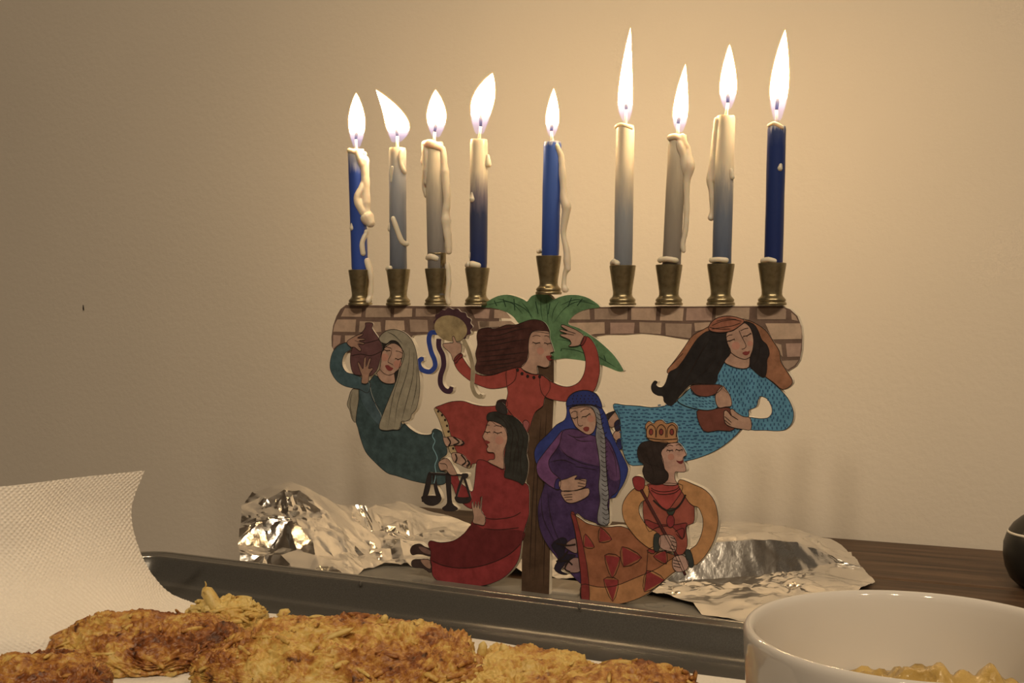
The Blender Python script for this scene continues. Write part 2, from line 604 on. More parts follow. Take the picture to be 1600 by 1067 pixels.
# palm: fronds and trunk
palm = slab('palm_frond', T('B', [(255, 140), (300, 105), (350, 80), (400, 72), (450, 82), (495, 100), (513, 110), (535, 82), (570, 68), (605, 64), (640, 80), (660, 99), (690, 86), (740, 74), (800, 76), (860, 95), (918, 140), (860, 150), (810, 165), (765, 195), (742, 235), (800, 258), (870, 300), (940, 355), (1000, 415), (1045, 485), (1042, 498), (1015, 498), (950, 472), (880, 450), (800, 435), (720, 426), (640, 424), (600, 300), (520, 240), (470, 235), (440, 200), (400, 170), (330, 148)]), 2, paint((62, 88, 46), 0.35, scale=120), men)
pl = Lines()
for q in ([(290, 130), (400, 110), (500, 150), (560, 220)], [(350, 95), (430, 120), (490, 180)], [(900, 130), (800, 110), (720, 150), (660, 230)], [(850, 110), (780, 100), (700, 130)], [(590, 80), (590, 150), (600, 220)], [(620, 90), (625, 160), (630, 240)], [(680, 320), (780, 340), (900, 410), (1020, 485)], [(700, 370), (800, 385), (880, 430)], [(480, 110), (520, 160), (545, 220)], [(690, 110), (660, 160), (650, 220)]):
    pl.add(T('B', q), 0.35, 2.6, taper=True)
for q in ([(380, 95), (395, 140)], [(440, 95), (445, 160)], [(330, 105), (345, 135)], [(760, 90), (740, 140)], [(820, 95), (790, 135)], [(560, 110), (575, 180)], [(640, 120), (630, 180)], [(705, 375), (700, 385)], [(850, 350), (880, 360)], [(940, 410), (950, 440)]):
    pl.add(T('B', q), 0.55, 2.6, smooth=0)
pl.build('painted_veins', paint((24, 46, 26), 0.1), palm)
trunk = slab('trunk', T('X', [(866, 556), (866, 620), (863, 680), (862, 780), (860, 860), (858.5, 930.5), (815.5, 927.5), (816, 870), (822, 800), (824, 740), (822, 680), (826, 600), (836, 556)]), 2, paint((62, 38, 20), 0.35, scale=90), men, smooth=0)
tl = Lines()
for q in ([(855, 640), (850, 740), (848, 860)], [(846, 650), (840, 760), (836, 900)], [(838, 700), (832, 800), (828, 900)], [(856, 760), (852, 830), (850, 915)]):
    tl.add(T('X', q), 0.5, 2.5, taper=True)
tl.build('painted_grain', paint((36, 20, 12), 0.1), trunk)
# foot bar behind the trunk keeps the plate upright
box_mesh('foot', -9, 24, 2.0, 30, -0.9, 1.4, M_BACK, men, 0.4)

class Figure:
    def __init__(self, label, base_pts, rgb, layer, name='painted_woman', outline=0.32, lrgb=(34, 22, 16), var=0.22):
        self.part = slab(name, base_pts, layer, paint(rgb, var), men)
        self.part['label'] = label
        self.ln = Lines()
        self.lrgb = lrgb
        self.layer = layer
        self.ow = outline
        self.ln.add(base_pts, outline, layer + 0.45, closed=True)
    def piece(self, name, pts, rgb, layer, full=True, outline=True, var=0.2, smooth=3):
        o = slab(name, pts, layer, paint(rgb, var), self.part, full, smooth)
        if outline:
            self.ln.add(pts, self.ow, layer + 0.45, closed=True)
        return o
    def stroke(self, pts, w=0.3, layer=None, taper=False, smooth=4):
        self.ln.add(pts, w, layer or self.layer + 4, taper=taper, smooth=smooth)
    def done(self):
        self.ln.build('painted_outline', paint(self.lrgb, 0.1), self.part)

SKIN = (138, 94, 66)
SKIN_D = (122, 80, 54)

def face_bits(f, k, L, eyes, brows, nose, lips, cheeks, lipc=(104, 30, 24)):
    for e in eyes:
        f.stroke(T(k, e), 0.42, L + .6)
        n = len(e)
        for j in range(n):                      # lashes
            x, y = e[j]
            f.stroke(T(k, [(x, y), (x + (j - n / 2) * 1.5, y + 9)]), 0.22, L + .6, smooth=0)
    for e in brows:
        f.stroke(T(k, e), 0.28, L + .6)
    if nose:
        f.stroke(T(k, nose), 0.26, L + .6)
    f.piece('lips', T(k, lips), lipc, L + 0.5, False, False, 0.1)
    for (x, y, rr) in cheeks:
        q = [(x + rr * math.cos(a), y + rr * math.sin(a)) for a in np.linspace(0, 2 * PI, 11)[:-1]]
        f.piece('cheek', T(k, q), (146, 86, 60), L + 0.3, False, False, 0.1)

# ---- 1: woman in green with jug
dress1 = T('A', [(300, 590), (330, 555), (370, 585), (410, 605), (450, 600), (480, 700), (490, 838), (510, 845), (540, 875), (590, 905), (640, 912), (668, 905), (672, 888), (690, 875), (722, 888)]) + T('D', [(240, 190), (247, 215), (265, 270), (262, 300), (235, 320), (222, 350), (240, 382), (268, 402), (262, 440), (240, 457), (200, 456), (150, 450), (80, 435), (0, 410)]) + T('X', [(605, 738), (585, 720)]) + T('A', [(275, 1010), (245, 930), (230, 870), (218, 820), (235, 700), (240, 610)])
f = Figure('woman in a dark green robe holding a jug on her shoulder', dress1, (40, 52, 46), 3, var=0.35)
f.piece('veil', T('A', [(355, 345), (385, 303), (430, 284), (480, 290), (525, 315), (560, 360), (580, 420), (590, 500), (601, 600), (597, 680), (580, 755), (553, 788), (545, 815), (520, 830), (490, 833), (478, 878), (440, 880), (405, 885), (365, 878), (360, 850), (380, 790), (420, 690), (460, 590), (480, 500), (500, 420), (470, 360), (430, 350), (400, 370)]), (112, 94, 66), 5)
f.piece('veil', T('A', [(195, 640), (172, 700), (165, 735), (180, 765), (192, 812), (216, 836), (240, 760), (245, 650)]), (112, 94, 66), 2)
f.piece('hair', T('A', [(362, 385), (390, 350), (430, 335), (470, 355), (500, 395), (508, 425), (490, 500), (470, 560), (452, 602), (435, 600), (450, 520), (470, 400), (430, 365), (395, 385), (375, 435)]), (34, 26, 20), 4.4, outline=False)
f.piece('face', T('A', [(382, 410), (400, 385), (438, 366), (470, 376), (495, 402), (508, 432), (498, 480), (475, 520), (450, 543), (452, 575), (450, 602), (410, 607), (370, 590), (345, 545), (362, 520), (370, 470), (374, 430)]), SKIN, 4.7)
face_bits(f, 'A', 4.8, [[(388, 404), (405, 410), (425, 408)], [(455, 455), (472, 462), (492, 455)]], [[(385, 390), (405, 388), (430, 396)], [(458, 412), (480, 416), (500, 428)]], [(434, 396), (430, 430), (415, 462), (412, 478), (422, 484), (440, 493)], [(394, 500), (412, 496), (428, 508), (442, 515), (428, 530), (408, 525)], [(392, 450, 22), (468, 490, 24)])
f.stroke(T('A', [(362, 520), (390, 547), (420, 556), (450, 545)]), 0.28, 5.5)
f.piece('sleeve', T('A', [(170, 362), (120, 377), (85, 412), (68, 462), (65, 512), (80, 555), (110, 595), (150, 620), (195, 632), (240, 640), (290, 662), (305, 600), (262, 600), (250, 570), (210, 552), (165, 540), (140, 505), (138, 465), (155, 425), (190, 400)]), (46, 62, 58), 3.6, var=0.3)
f.piece('jug', T('A', [(278, 245), (318, 245), (322, 260), (316, 275), (332, 302), (358, 340), (377, 385), (370, 440), (352, 510), (330, 545), (300, 562), (250, 557), (208, 548), (190, 500), (188, 440), (200, 395), (215, 350), (240, 318), (270, 285), (278, 262)]), (78, 42, 36), 5.2)
f.stroke(T('A', [(195, 440), (250, 430), (310, 440), (372, 415)]), 0.3, 6)
f.stroke(T('A', [(215, 350), (270, 365), (355, 345)]), 0.25, 6)
f.piece('hand', T('A', [(168, 364), (180, 345), (220, 322), (262, 308), (258, 320), (230, 335), (268, 338), (276, 346), (238, 352), (270, 362), (266, 373), (232, 370), (252, 400), (244, 413), (214, 390), (190, 388)]), SKIN_D, 5.8, smooth=2)
f.piece('hand', T('A', [(255, 602), (258, 562), (246, 530), (232, 485), (240, 480), (256, 510), (265, 515), (270, 458), (282, 452), (281, 508), (300, 458), (311, 462), (296, 515), (317, 512), (322, 522), (302, 550), (292, 602)]), SKIN_D, 5.8, smooth=2)
f.piece('sleeve', T('A', [(245, 605), (295, 600), (310, 660), (340, 740), (370, 800), (355, 850), (300, 790), (250, 700)]), (48, 60, 56), 3.9, outline=False, var=0.3)
for q in ([(300, 640), (320, 700), (370, 760)], [(500, 430), (478, 560), (440, 690), (408, 880)], [(540, 390), (530, 520), (470, 720), (450, 870)], [(565, 420), (560, 560), (520, 720), (492, 830)], [(585, 500), (578, 640), (545, 770)], [(410, 300), (450, 320), (500, 370)], [(200, 660), (185, 730), (205, 820)]):
    f.stroke(T('A', q), 0.28, 5.7, taper=True)
f.stroke(T('A', [(480, 878), (510, 848)]), 0.25, 5)
f.done()
hem = Lines()
hem.add(T('D', [(196, 185), (190, 205), (203, 230), (192, 262), (205, 290), (215, 320), (203, 355), (208, 400), (198, 450)]), 0.55, 3.9)
hem.build('hem_ribbon', paint((84, 112, 104), 0.1), f.part)
WG = f

# ---- 2: red dancer with tambourine
skirt2 = T('D', [(200, 62), (235, 42), (290, 24), (350, 22), (400, 38), (455, 48), (520, 45), (560, 30), (690, 200), (620, 420), (420, 345), (385, 372), (340, 345), (305, 310), (272, 260), (255, 190), (230, 120)])
f = Figure('woman in red dancing with a tambourine, brown hair flowing', skirt2, (118, 32, 22), 3)
f.piece('bodice', T('B', [(400, 490), (440, 476), (480, 476), (510, 505), (570, 514), (605, 522), (640, 555), (640, 600), (612, 645), (602, 690), (562, 722), (542, 770), (520, 835), (500, 830), (480, 800), (420, 725), (395, 685), (408, 620), (402, 575)]), (124, 36, 24), 3.6)
f.piece('sleeve', T('B', [(590, 520), (650, 555), (700, 578), (750, 583), (800, 560), (830, 512), (840, 450), (830, 392), (812, 345), (832, 306), (862, 312), (890, 350), (908, 400), (918, 470), (913, 530), (895, 590), (868, 622), (800, 655), (740, 666), (680, 660), (620, 642), (590, 600)]), (124, 36, 24), 3.7)
f.piece('sleeve', T('B', [(450, 478), (390, 496), (330, 517), (270, 522), (225, 507), (190, 470), (157, 422), (142, 402), (110, 440), (122, 480), (152, 515), (200, 552), (250, 577), (310, 595), (370, 590), (410, 577), (450, 540)]), (124, 36, 24), 3.7)
f.piece('hair', T('B', [(250, 266), (300, 255), (340, 262), (400, 240), (450, 240), (490, 226), (540, 211), (590, 216), (622, 238), (640, 285), (600, 282), (548, 278), (527, 315), (522, 370), (522, 420), (490, 470), (450, 477), (400, 492), (350, 508), (300, 517), (250, 507), (226, 482), (236, 440), (229, 400), (240, 350), (236, 300)]), (58, 26, 18), 4.4, var=0.35)
f.piece('face', T('B', [(545, 276), (600, 272), (637, 278), (640, 310), (650, 340), (664, 383), (660, 390), (645, 396), (650, 408), (636, 420), (641, 440), (635, 470), (610, 476), (572, 467), (574, 500), (570, 514), (530, 507), (482, 477), (510, 440), (520, 400), (526, 322)]), SKIN, 4.8)
face_bits(f, 'B', 4.8, [[(547, 335), (565, 342), (588, 338)], [(612, 338), (630, 345), (648, 340)]], [[(545, 305), (565, 298), (590, 303)], [(612, 302), (625, 300), (640, 308)]], None, [(620, 415), (636, 410), (652, 412), (640, 424), (652, 432), (636, 438)], [(590, 385, 20)], (110, 26, 20))
for q in [(462, 490), (487, 510), (518, 525), (553, 532), (585, 527)]:
    f.ln.dot(T('B', [q])[0], 0.95, 4.6)
for q in ([(250, 300), (350, 300), (450, 270), (540, 255)], [(240, 360), (340, 350), (440, 330), (520, 320)], [(240, 420), (340, 410), (440, 400), (515, 390)], [(240, 470), (340, 460), (430, 450), (500, 430)], [(270, 500), (360, 480), (440, 465)], [(300, 275), (400, 262), (500, 240)], [(250, 330), (350, 325), (460, 300)], [(245, 445), (350, 435), (450, 425)], [(240, 390), (350, 380), (450, 365)]):
    f.stroke(T('B', q), 0.4, 5, taper=True)
f.piece('hand', T('B', [(812, 348), (772, 360), (745, 357), (760, 345), (750, 322), (705, 302), (702, 291), (740, 290), (700, 275), (704, 265), (745, 275), (707, 250), (714, 239), (760, 255), (800, 275), (830, 302)]), SKIN, 4.4, smooth=2)
f.stroke(T('B', [(740, 290), (775, 296)]), 0.25, 5)
f.stroke(T('B', [(745, 275), (785, 288)]), 0.25, 5)
f.piece('hand', T('B', [(108, 442), (92, 400), (55, 365), (50, 345), (90, 340), (106, 337), (100, 310), (110, 304), (125, 335), (150, 345), (148, 398)]), SKIN, 4.9, smooth=2)
f.piece('cuff', T('B', [(108, 442), (118, 418), (146, 396), (160, 412), (140, 428), (122, 452)]), (96, 26, 20), 5)
f.piece('cuff', T('B', [(812, 345), (832, 303), (846, 312), (824, 352)]), (96, 26, 20), 4.8)
f.piece('hem_band', T('D', [(198, 62), (215, 62), (245, 90), (270, 130), (278, 170), (290, 215), (305, 260), (325, 300), (355, 325), (385, 345), (384, 372), (350, 360), (310, 325), (280, 285), (265, 235), (240, 165), (222, 115)]), (138, 104, 58), 3.7)
for q in [(220, 75), (240, 95), (256, 120), (266, 150), (273, 180), (284, 225), (298, 268), (318, 305), (350, 335)]:
    f.ln.dot(T('D', [q])[0], 0.75, 4.2)
f.piece('foot', T('D', [(245, 212), (262, 210), (290, 205), (330, 218), (356, 237), (340, 250), (290, 252), (262, 256)]), SKIN, 4.3)
f.piece('foot', T('D', [(290, 295), (320, 290), (352, 302), (372, 325), (386, 342), (370, 368), (330, 350), (300, 335)]), SKIN, 4.3)
for q in ([(270, 210), (285, 235), (275, 255)], [(300, 208), (330, 235), (300, 250)], [(345, 228), (355, 240), (340, 250)], [(310, 295), (318, 320), (310, 340)], [(340, 300), (365, 335), (345, 355)], [(372, 330), (382, 345), (368, 362)]):
    f.stroke(T('D', q), 0.9, 5)
f.piece('slipper', T('B', [(352, 660), (395, 655), (405, 690), (370, 700), (345, 685)]), (44, 24, 20), 3.2)
f.piece('tassel', T('B', [(492, 780), (510, 768), (528, 790), (512, 835), (498, 815)]), (120, 52, 44), 4.2)
f.done()

# tambourine with ribbons
def ell(cx, cy, rx, ry, rot, n=28, a0=0, a1=2 * PI):
    c, s = math.cos(rot), math.sin(rot)
    return [(cx + rx * math.cos(a) * c - ry * math.sin(a) * s, cy + rx * math.cos(a) * s + ry * math.sin(a) * c) for a in np.linspace(a0, a1, n + 1)[:-1]]
rim_pts = []
for i, a in enumerate(np.linspace(0, 2 * PI, 56, endpoint=False)):
    kk = 1 + (0.06 if i % 4 in (1, 2) else -0.02)
    c, s = math.cos(0.35), math.sin(0.35)
    x, y = 112 * kk * math.cos(a), 90 * kk * math.sin(a)
    rim_pts.append((797 + x * c - y * s, 254 + x * s + y * c))
tam = slab('tambourine', T('A', rim_pts), 3.9, paint((58, 30, 30)), men, smooth=2)
slab('drum_skin', T('A', ell(783, 279, 99, 76, 0.30)), 4.4, paint((120, 92, 50), 0.3), tam, False)
def ribbon_poly(pts, w):
    P = cat_open(pts, 5)
    n = len(P)
    Lf, Rt = [], []
    for i in range(n):
        p0, p1 = P[max(i - 1, 0)], P[min(i + 1, n - 1)]
        dx, dy = p1[0] - p0[0], p1[1] - p0[1]
        L = math.hypot(dx, dy) or 1
        ww = w / 2 * (1.0 if i < n - 3 else 0.8)
        Lf.append((P[i][0] - dy / L * ww, P[i][1] + dx / L * ww))
        Rt.append((P[i][0] + dy / L * ww, P[i][1] - dx / L * ww))
    return Lf + Rt[::-1]
slab('ribbon', T('A', ribbon_poly([(700, 303), (665, 305), (652, 345), (665, 415), (685, 465), (688, 505), (660, 535), (622, 530), (598, 508), (592, 480), (605, 462), (622, 460)], 28)), 3.2, paint((26, 44, 92)), tam, smooth=0)
slab('ribbon', T('A', ribbon_poly([(712, 340), (712, 390), (735, 440), (740, 500), (722, 560), (722, 610), (745, 645), (775, 652), (788, 625)], 30)), 3.3, paint((52, 26, 34)), tam, smooth=0)
slab('ribbon', T('A', ribbon_poly([(860, 345), (885, 395), (900, 440), (915, 500), (915, 560), (912, 620), (930, 668), (955, 685), (968, 670)], 24)), 5.4, paint((120, 96, 62)), tam, smooth=0)

# ---- 5: turquoise woman with pot (behind queen)
body5 = T('C', [(890, 400), (920, 422), (980, 438), (1035, 435), (1080, 465), (1130, 492), (1180, 530), (1232, 580), (1272, 632), (1297, 700), (1288, 762), (1250, 803), (1200, 812), (1130, 808), (1045, 805), (1038, 765), (1032, 732), (1090, 738), (1140, 735), (1166, 712), (1168, 672), (1142, 622), (1102, 606), (1088, 620), (1075, 668), (1032, 688), (1030, 725), (985, 800), (930, 860), (850, 920), (760, 962), (665, 990), (560, 1005), (400, 1015), (318, 1008), (275, 900), (262, 750), (228, 680), (232, 650), (290, 658), (380, 663), (450, 672), (530, 663), (580, 650), (620, 620), (680, 560), (800, 535), (850, 470)])
body5_xy = [(890, 400), (1035, 435), (1130, 492), (1232, 580), (1297, 700), (1250, 803), (1045, 805), (1032, 732), (1140, 735), (1168, 672), (1102, 606), (1075, 668), (1032, 688), (985, 800), (850, 920), (665, 990), (318, 1008), (275, 900), (262, 750), (228, 665), (450, 672), (620, 620), (700, 560), (850, 470)]
f = Figure('woman in turquoise robe hugging a brown pot, orange veil and black hair', body5, (48, 98, 106), 3, var=0.18)
f.piece('veil', T('C', [(545, 452), (600, 380), (650, 310), (700, 242), (790, 192), (830, 145), (900, 130), (980, 142), (1060, 166), (1130, 212), (1172, 272), (1214, 340), (1222, 400), (1260, 460), (1290, 510), (1280, 542), (1232, 566), (1180, 525), (1130, 490), (1000, 400), (800, 380), (600, 440), (560, 470)]), (118, 66, 34), 2.4, var=0.3)
f.piece('hair', T('C', [(800, 215), (740, 250), (700, 300), (650, 380), (602, 440), (560, 462), (540, 520), (520, 550), (497, 552), (480, 537), (488, 520), (470, 515), (452, 545), (460, 580), (490, 600), (522, 606), (530, 640), (570, 660), (600, 630), (640, 580), (700, 530), (830, 530), (850, 460), (890, 395), (920, 345), (900, 262), (902, 226)]), (30, 24, 20), 4, var=0.3)
f.piece('hair', T('C', [(1003, 160), (1060, 176), (1090, 220), (1110, 270), (1140, 300), (1155, 350), (1140, 390), (1140, 440), (1125, 492), (1082, 470), (1040, 425), (1030, 400), (1058, 300), (1050, 210)]), (32, 24, 20), 4, var=0.3)
f.piece('face', T('C', [(900, 230), (940, 215), (990, 180), (1012, 170), (1045, 205), (1061, 270), (1055, 330), (1040, 372), (1032, 432), (980, 440), (920, 422), (888, 397), (926, 345), (905, 290)]), SKIN, 4.5)
face_bits(f, 'C', 4.5, [[(900, 278), (922, 275), (948, 265)], [(1000, 248), (1022, 245), (1046, 230)]], [[(898, 255), (915, 242), (935, 240)], [(985, 215), (1005, 205), (1030, 200)]], [(975, 215), (990, 250), (1012, 292), (1015, 312), (1004, 322), (990, 325)], [(994, 348), (1012, 338), (1024, 340), (1038, 335), (1032, 355), (1012, 362)], [(955, 305, 24), (1040, 292, 16)])
f.stroke(T('C', [(926, 345), (965, 372), (1010, 385), (1040, 372)]), 0.28, 5.3)
f.piece('cap', T('C', [(795, 190), (820, 156), (860, 134), (920, 128), (980, 140), (1006, 156), (985, 182), (930, 216), (860, 226), (805, 216)]), (122, 62, 36), 5, var=0.3)
for q in ([(815, 185), (870, 160), (940, 150), (990, 160)], [(815, 205), (880, 195), (940, 185), (985, 168)], [(840, 160), (900, 145), (960, 148)], [(800, 195), (850, 205), (920, 205)]):
    f.stroke(T('C', q), 0.25, 5.6)
f.piece('sleeve', T('C', [(608, 630), (640, 600), (690, 553), (692, 580), (740, 607), (832, 602), (846, 670), (790, 688), (720, 680), (650, 660)]), (54, 104, 110), 4.4, var=0.18)
f.piece('pot', T('C', [(690, 541), (780, 535), (872, 540), (852, 580), (790, 606), (730, 600), (697, 572)]), (92, 42, 26), 4.9)
f.piece('pot', T('C', [(722, 695), (790, 690), (880, 672), (930, 688), (945, 802), (850, 808), (762, 810)]), (88, 38, 24), 4.3)
f.piece('hand', T('C', [(833, 602), (872, 545), (895, 560), (925, 610), (930, 660), (895, 668), (850, 670)]), SKIN, 5)
f.piece('hand', T('C', [(885, 700), (903, 690), (930, 722), (922, 690), (936, 680), (960, 702), (1000, 725), (1042, 735), (1046, 803), (990, 800), (930, 788), (892, 762)]), SKIN, 5)
for q in ([(890, 725), (930, 760)], [(888, 745), (925, 775)], [(930, 720), (970, 745)]):
    f.stroke(T('C', q), 0.3, 5.7)
for q in ([(868, 555), (905, 585)], [(1130, 390), (1110, 440), (1120, 480)], [(1100, 300), (1085, 380), (1060, 420)], [(700, 330), (640, 430), (560, 560)], [(780, 270), (720, 400), (600, 600)], [(850, 280), (820, 400), (700, 520)], [(890, 320), (850, 420), (790, 520)], [(820, 240), (740, 360), (660, 500)]):
    f.stroke(T('C', q), 0.35, 5, taper=True)
f.stroke(T('C', [(545, 452), (560, 430), (640, 350)]), 0.3, 3)
f.piece('foot', T('C', [(190, 760), (215, 720), (240, 690), (258, 715), (262, 760), (215, 792)]), SKIN, 2.6)
f.piece('foot', T('C', [(222, 840), (240, 810), (268, 800), (272, 860), (245, 872)]), SKIN, 2.6)
f.piece('sandal', T('C', [(232, 765), (262, 745), (268, 800), (240, 812)]), (30, 26, 40), 2.9)
f.piece('sandal', T('C', [(180, 715), (236, 692), (222, 712), (192, 742)]), (40, 28, 26), 2.8)
f.piece('sandal', T('C', [(245, 870), (275, 858), (280, 912), (255, 920)]), (30, 30, 60), 2.9)
f.done()
dash = Lines()
big = body5_xy
for yy in range(400, 1010, 22):
    for xx in range(235, 1300, 26):
        x, y = xx + (13 if (yy // 22) % 2 else 0) + random.uniform(-5, 5), yy + random.uniform(-5, 5)
        if inside((x, y), big):
            if x < 850 and y > 640:
                q = [(x - 9, y), (x + 9, y + random.uniform(-3, 3))]
            else:
                q = [(x, y - 8), (x + random.uniform(-3, 3), y + 8)]
            dash.add(T('C', q), 0.7, 3.5, smooth=0)
slv = [(620, 628), (650, 605), (692, 575), (740, 607), (832, 602), (842, 665), (790, 684), (720, 676), (655, 652)]
for yy in range(560, 690, 18):
    for xx in range(620, 850, 20):
        x, y = xx + random.uniform(-4, 4), yy + random.uniform(-4, 4)
        if inside((x, y), slv):
            dash.add(T('C', [(x - 7, y - 2), (x + 7, y + 2)]), 0.6, 4.75, smooth=0)
o = dash.build('painted_dashes', paint((28, 62, 78), 0.1), f.part)
o['kind'] = 'stuff'

# ---- 3: woman in dark red with scales
dress3 = T('D', [(420, 342), (440, 326), (475, 336), (530, 364), (563, 374), (570, 415), (600, 425), (640, 440), (690, 462), (694, 560), (692, 620), (672, 680), (655, 760), (640, 842), (600, 905), (545, 950), (465, 980), (380, 987), (300, 982), (232, 967), (192, 930), (186, 890), (178, 850), (182, 805), (168, 768), (182, 748), (232, 758), (300, 748), (350, 715), (385, 680), (400, 640), (440, 600), (438, 570), (390, 582), (345, 552), (315, 515), (295, 460), (272, 420), (282, 402), (318, 402), (332, 440), (368, 472), (398, 492), (410, 440)])
f = Figure('woman in dark red dress holding a pair of scales', dress3, (110, 20, 20), 4)
f.piece('skirt_fold', T('D', [(183, 806), (182, 850), (240, 878), (320, 890), (420, 882), (520, 855), (600, 815), (652, 760), (665, 700), (560, 690), (460, 690), (400, 660), (350, 715), (300, 748), (232, 758), (182, 750), (172, 768)]), (82, 16, 16), 4.4, False, False)
f.piece('hair', T('D', [(475, 97), (490, 81), (530, 76), (560, 90), (602, 96), (640, 120), (665, 152), (690, 202), (685, 260), (682, 300), (690, 342), (685, 402), (665, 456), (640, 442), (600, 427), (566, 415), (572, 370), (566, 320), (576, 250), (583, 200), (570, 155), (530, 150), (500, 126), (477, 122)]), (36, 32, 24), 5.2, var=0.35)
f.piece('hair_bun', T('D', [(524, 35), (545, 25), (570, 45), (582, 80), (560, 92), (535, 78), (522, 60)]), (38, 30, 24), 5, var=0.3)
f.piece('face', T('D', [(485, 125), (520, 130), (560, 152), (580, 192), (580, 232), (566, 270), (560, 302), (564, 372), (530, 362), (482, 337), (492, 326), (515, 322), (513, 291), (482, 286), (474, 270), (482, 256), (470, 240), (466, 226), (453, 206), (465, 180), (471, 160)]), (142, 94, 66), 5.6)
face_bits(f, 'D', 5.6, [[(463, 178), (478, 184), (492, 180)], [(512, 180), (532, 188), (553, 182)]], [[(470, 150), (480, 145), (490, 148)], [(512, 152), (532, 148), (555, 158)]], None, [(468, 225), (480, 228), (492, 236), (480, 244), (468, 243)], [(540, 225, 22)], (104, 24, 20))
for q in ([(600, 120), (640, 200), (620, 300), (610, 420)], [(570, 110), (610, 180), (600, 280), (590, 400)], [(640, 140), (665, 220), (650, 320), (660, 440)], [(510, 90), (560, 120), (590, 170)], [(620, 200), (640, 280), (630, 380)]):
    f.stroke(T('D', q), 0.4, 6, taper=True)
f.stroke(T('D', [(440, 520), (450, 610), (500, 635), (600, 625), (650, 600)]), 0.3, 4.9)
f.stroke(T('D', [(460, 685), (540, 690), (640, 680)]), 0.3, 4.9)
f.stroke(T('D', [(186, 850), (260, 880), (360, 890), (470, 872), (580, 825), (650, 765)]), 0.3, 5)
f.piece('hand', T('D', [(222, 346), (240, 326), (268, 320), (288, 340), (300, 362), (312, 385), (318, 404), (285, 405), (262, 380), (235, 382)]), SKIN, 5.4)
f.piece('hand', T('D', [(396, 562), (401, 545), (409, 578), (416, 545), (423, 578), (431, 545), (438, 582), (445, 522), (450, 527), (446, 590), (466, 622), (462, 665), (430, 662), (402, 652), (406, 620)]), SKIN, 5.4, smooth=2)
f.stroke(T('D', [(230, 345), (262, 350), (270, 372)]), 0.3, 6)
SC_C = (36, 26, 22)
f.piece('scale_beam', T('D', ribbon_poly([(175, 398), (262, 402), (378, 408)], 11)), SC_C, 4.9, smooth=0, outline=False)
f.piece('scale_post', T('D', [(262, 400), (285, 400), (288, 480), (294, 552), (322, 578), (312, 590), (282, 594), (252, 590), (243, 577), (268, 552), (264, 480)]), SC_C, 4.9)
f.piece('scale_arm', T('D', [(168, 398), (184, 400), (178, 470), (160, 522), (135, 545), (150, 470)]), SC_C, 3.6)
f.piece('scale_arm', T('D', [(192, 400), (206, 400), (216, 470), (236, 525), (222, 545), (200, 480)]), SC_C, 3.6)
f.piece('scale_pan', T('D', [(132, 522), (160, 515), (205, 515), (236, 522), (226, 550), (192, 566), (152, 556)]), SC_C, 3.7)
f.piece('scale_arm', T('D', ribbon_poly([(352, 405), (332, 460), (315, 520)], 13)), SC_C, 4.9, smooth=0, outline=False)
f.piece('scale_arm', T('D', ribbon_poly([(352, 405), (372, 470), (388, 525)], 13)), SC_C, 4.9, smooth=0, outline=False)
f.piece('scale_pan', T('D', [(308, 520), (350, 524), (392, 522), (384, 546), (350, 553), (320, 548)]), SC_C, 5)
f.piece('scale_knob', T('D', [(345, 400), (375, 400), (372, 420), (348, 418)]), SC_C, 5)
f.piece('shoe', T('D', [(74, 800), (88, 773), (125, 765), (150, 780), (185, 795), (182, 830), (140, 820), (110, 818), (85, 822)]), (50, 30, 22), 3.6)
f.piece('shoe', T('D', [(80, 866), (90, 848), (128, 845), (180, 850), (182, 915), (142, 892), (90, 886)]), (52, 34, 26), 3.6)
f.piece('foot', T('D', [(128, 846), (180, 850), (180, 895), (148, 880)]), SKIN_D, 4, False)
f.piece('foot', T('D', [(118, 780), (150, 785), (182, 805), (180, 820), (140, 808)]), (96, 60, 44), 4, False, False)
f.done()

# ---- 4: old woman in purple with blue shawl
shawl = T('E', [(196, 98), (205, 60), (240, 34), (290, 28), (335, 45), (357, 85), (360, 108), (382, 150), (402, 220), (440, 300), (474, 368), (480, 402), (465, 450), (440, 492), (395, 530), (200, 480), (80, 400), (48, 335), (60, 280), (110, 230), (150, 188), (188, 165), (198, 130)])
f = Figure('old woman in purple with blue shawl and a long grey braid', shawl, (30, 38, 80), 4)
f.piece('robe', T('E', [(175, 216), (230, 206), (280, 225), (330, 240), (376, 245), (410, 292), (440, 380), (445, 440), (432, 495), (396, 532), (392, 640), (345, 650), (330, 640), (280, 622), (240, 600), (240, 720), (262, 850), (268, 920), (232, 892), (152, 802), (100, 730), (72, 662), (64, 570), (90, 480), (100, 440), (110, 330), (150, 260)]), (50, 28, 52), 4.5, var=0.35)
f.piece('bodice', T('E', [(180, 222), (235, 210), (285, 228), (335, 245), (376, 255), (408, 300), (436, 385), (442, 440), (400, 440), (380, 385), (330, 375), (250, 350), (185, 320), (165, 290)]), (70, 36, 60), 4.7, False, False, var=0.3)
f.piece('headband', T('E', [(196, 100), (205, 62), (240, 36), (290, 29), (335, 46), (357, 84), (360, 110), (330, 98), (280, 92), (230, 96)]), (27, 34, 72), 5)
f.piece('braid', T('E', [(210, 110), (250, 97), (310, 98), (340, 110), (352, 135), (362, 190), (376, 250), (379, 350), (386, 450), (393, 520), (386, 560), (396, 610), (386, 652), (345, 642), (341, 600), (352, 540), (346, 470), (352, 400), (346, 330), (332, 240), (337, 180), (322, 120), (280, 105), (230, 112)]), (98, 88, 78), 5, var=0.3)
f.piece('face', T('E', [(212, 113), (250, 101), (305, 103), (328, 130), (335, 170), (325, 216), (300, 233), (270, 220), (240, 196), (225, 166), (215, 140)]), SKIN, 5.2)
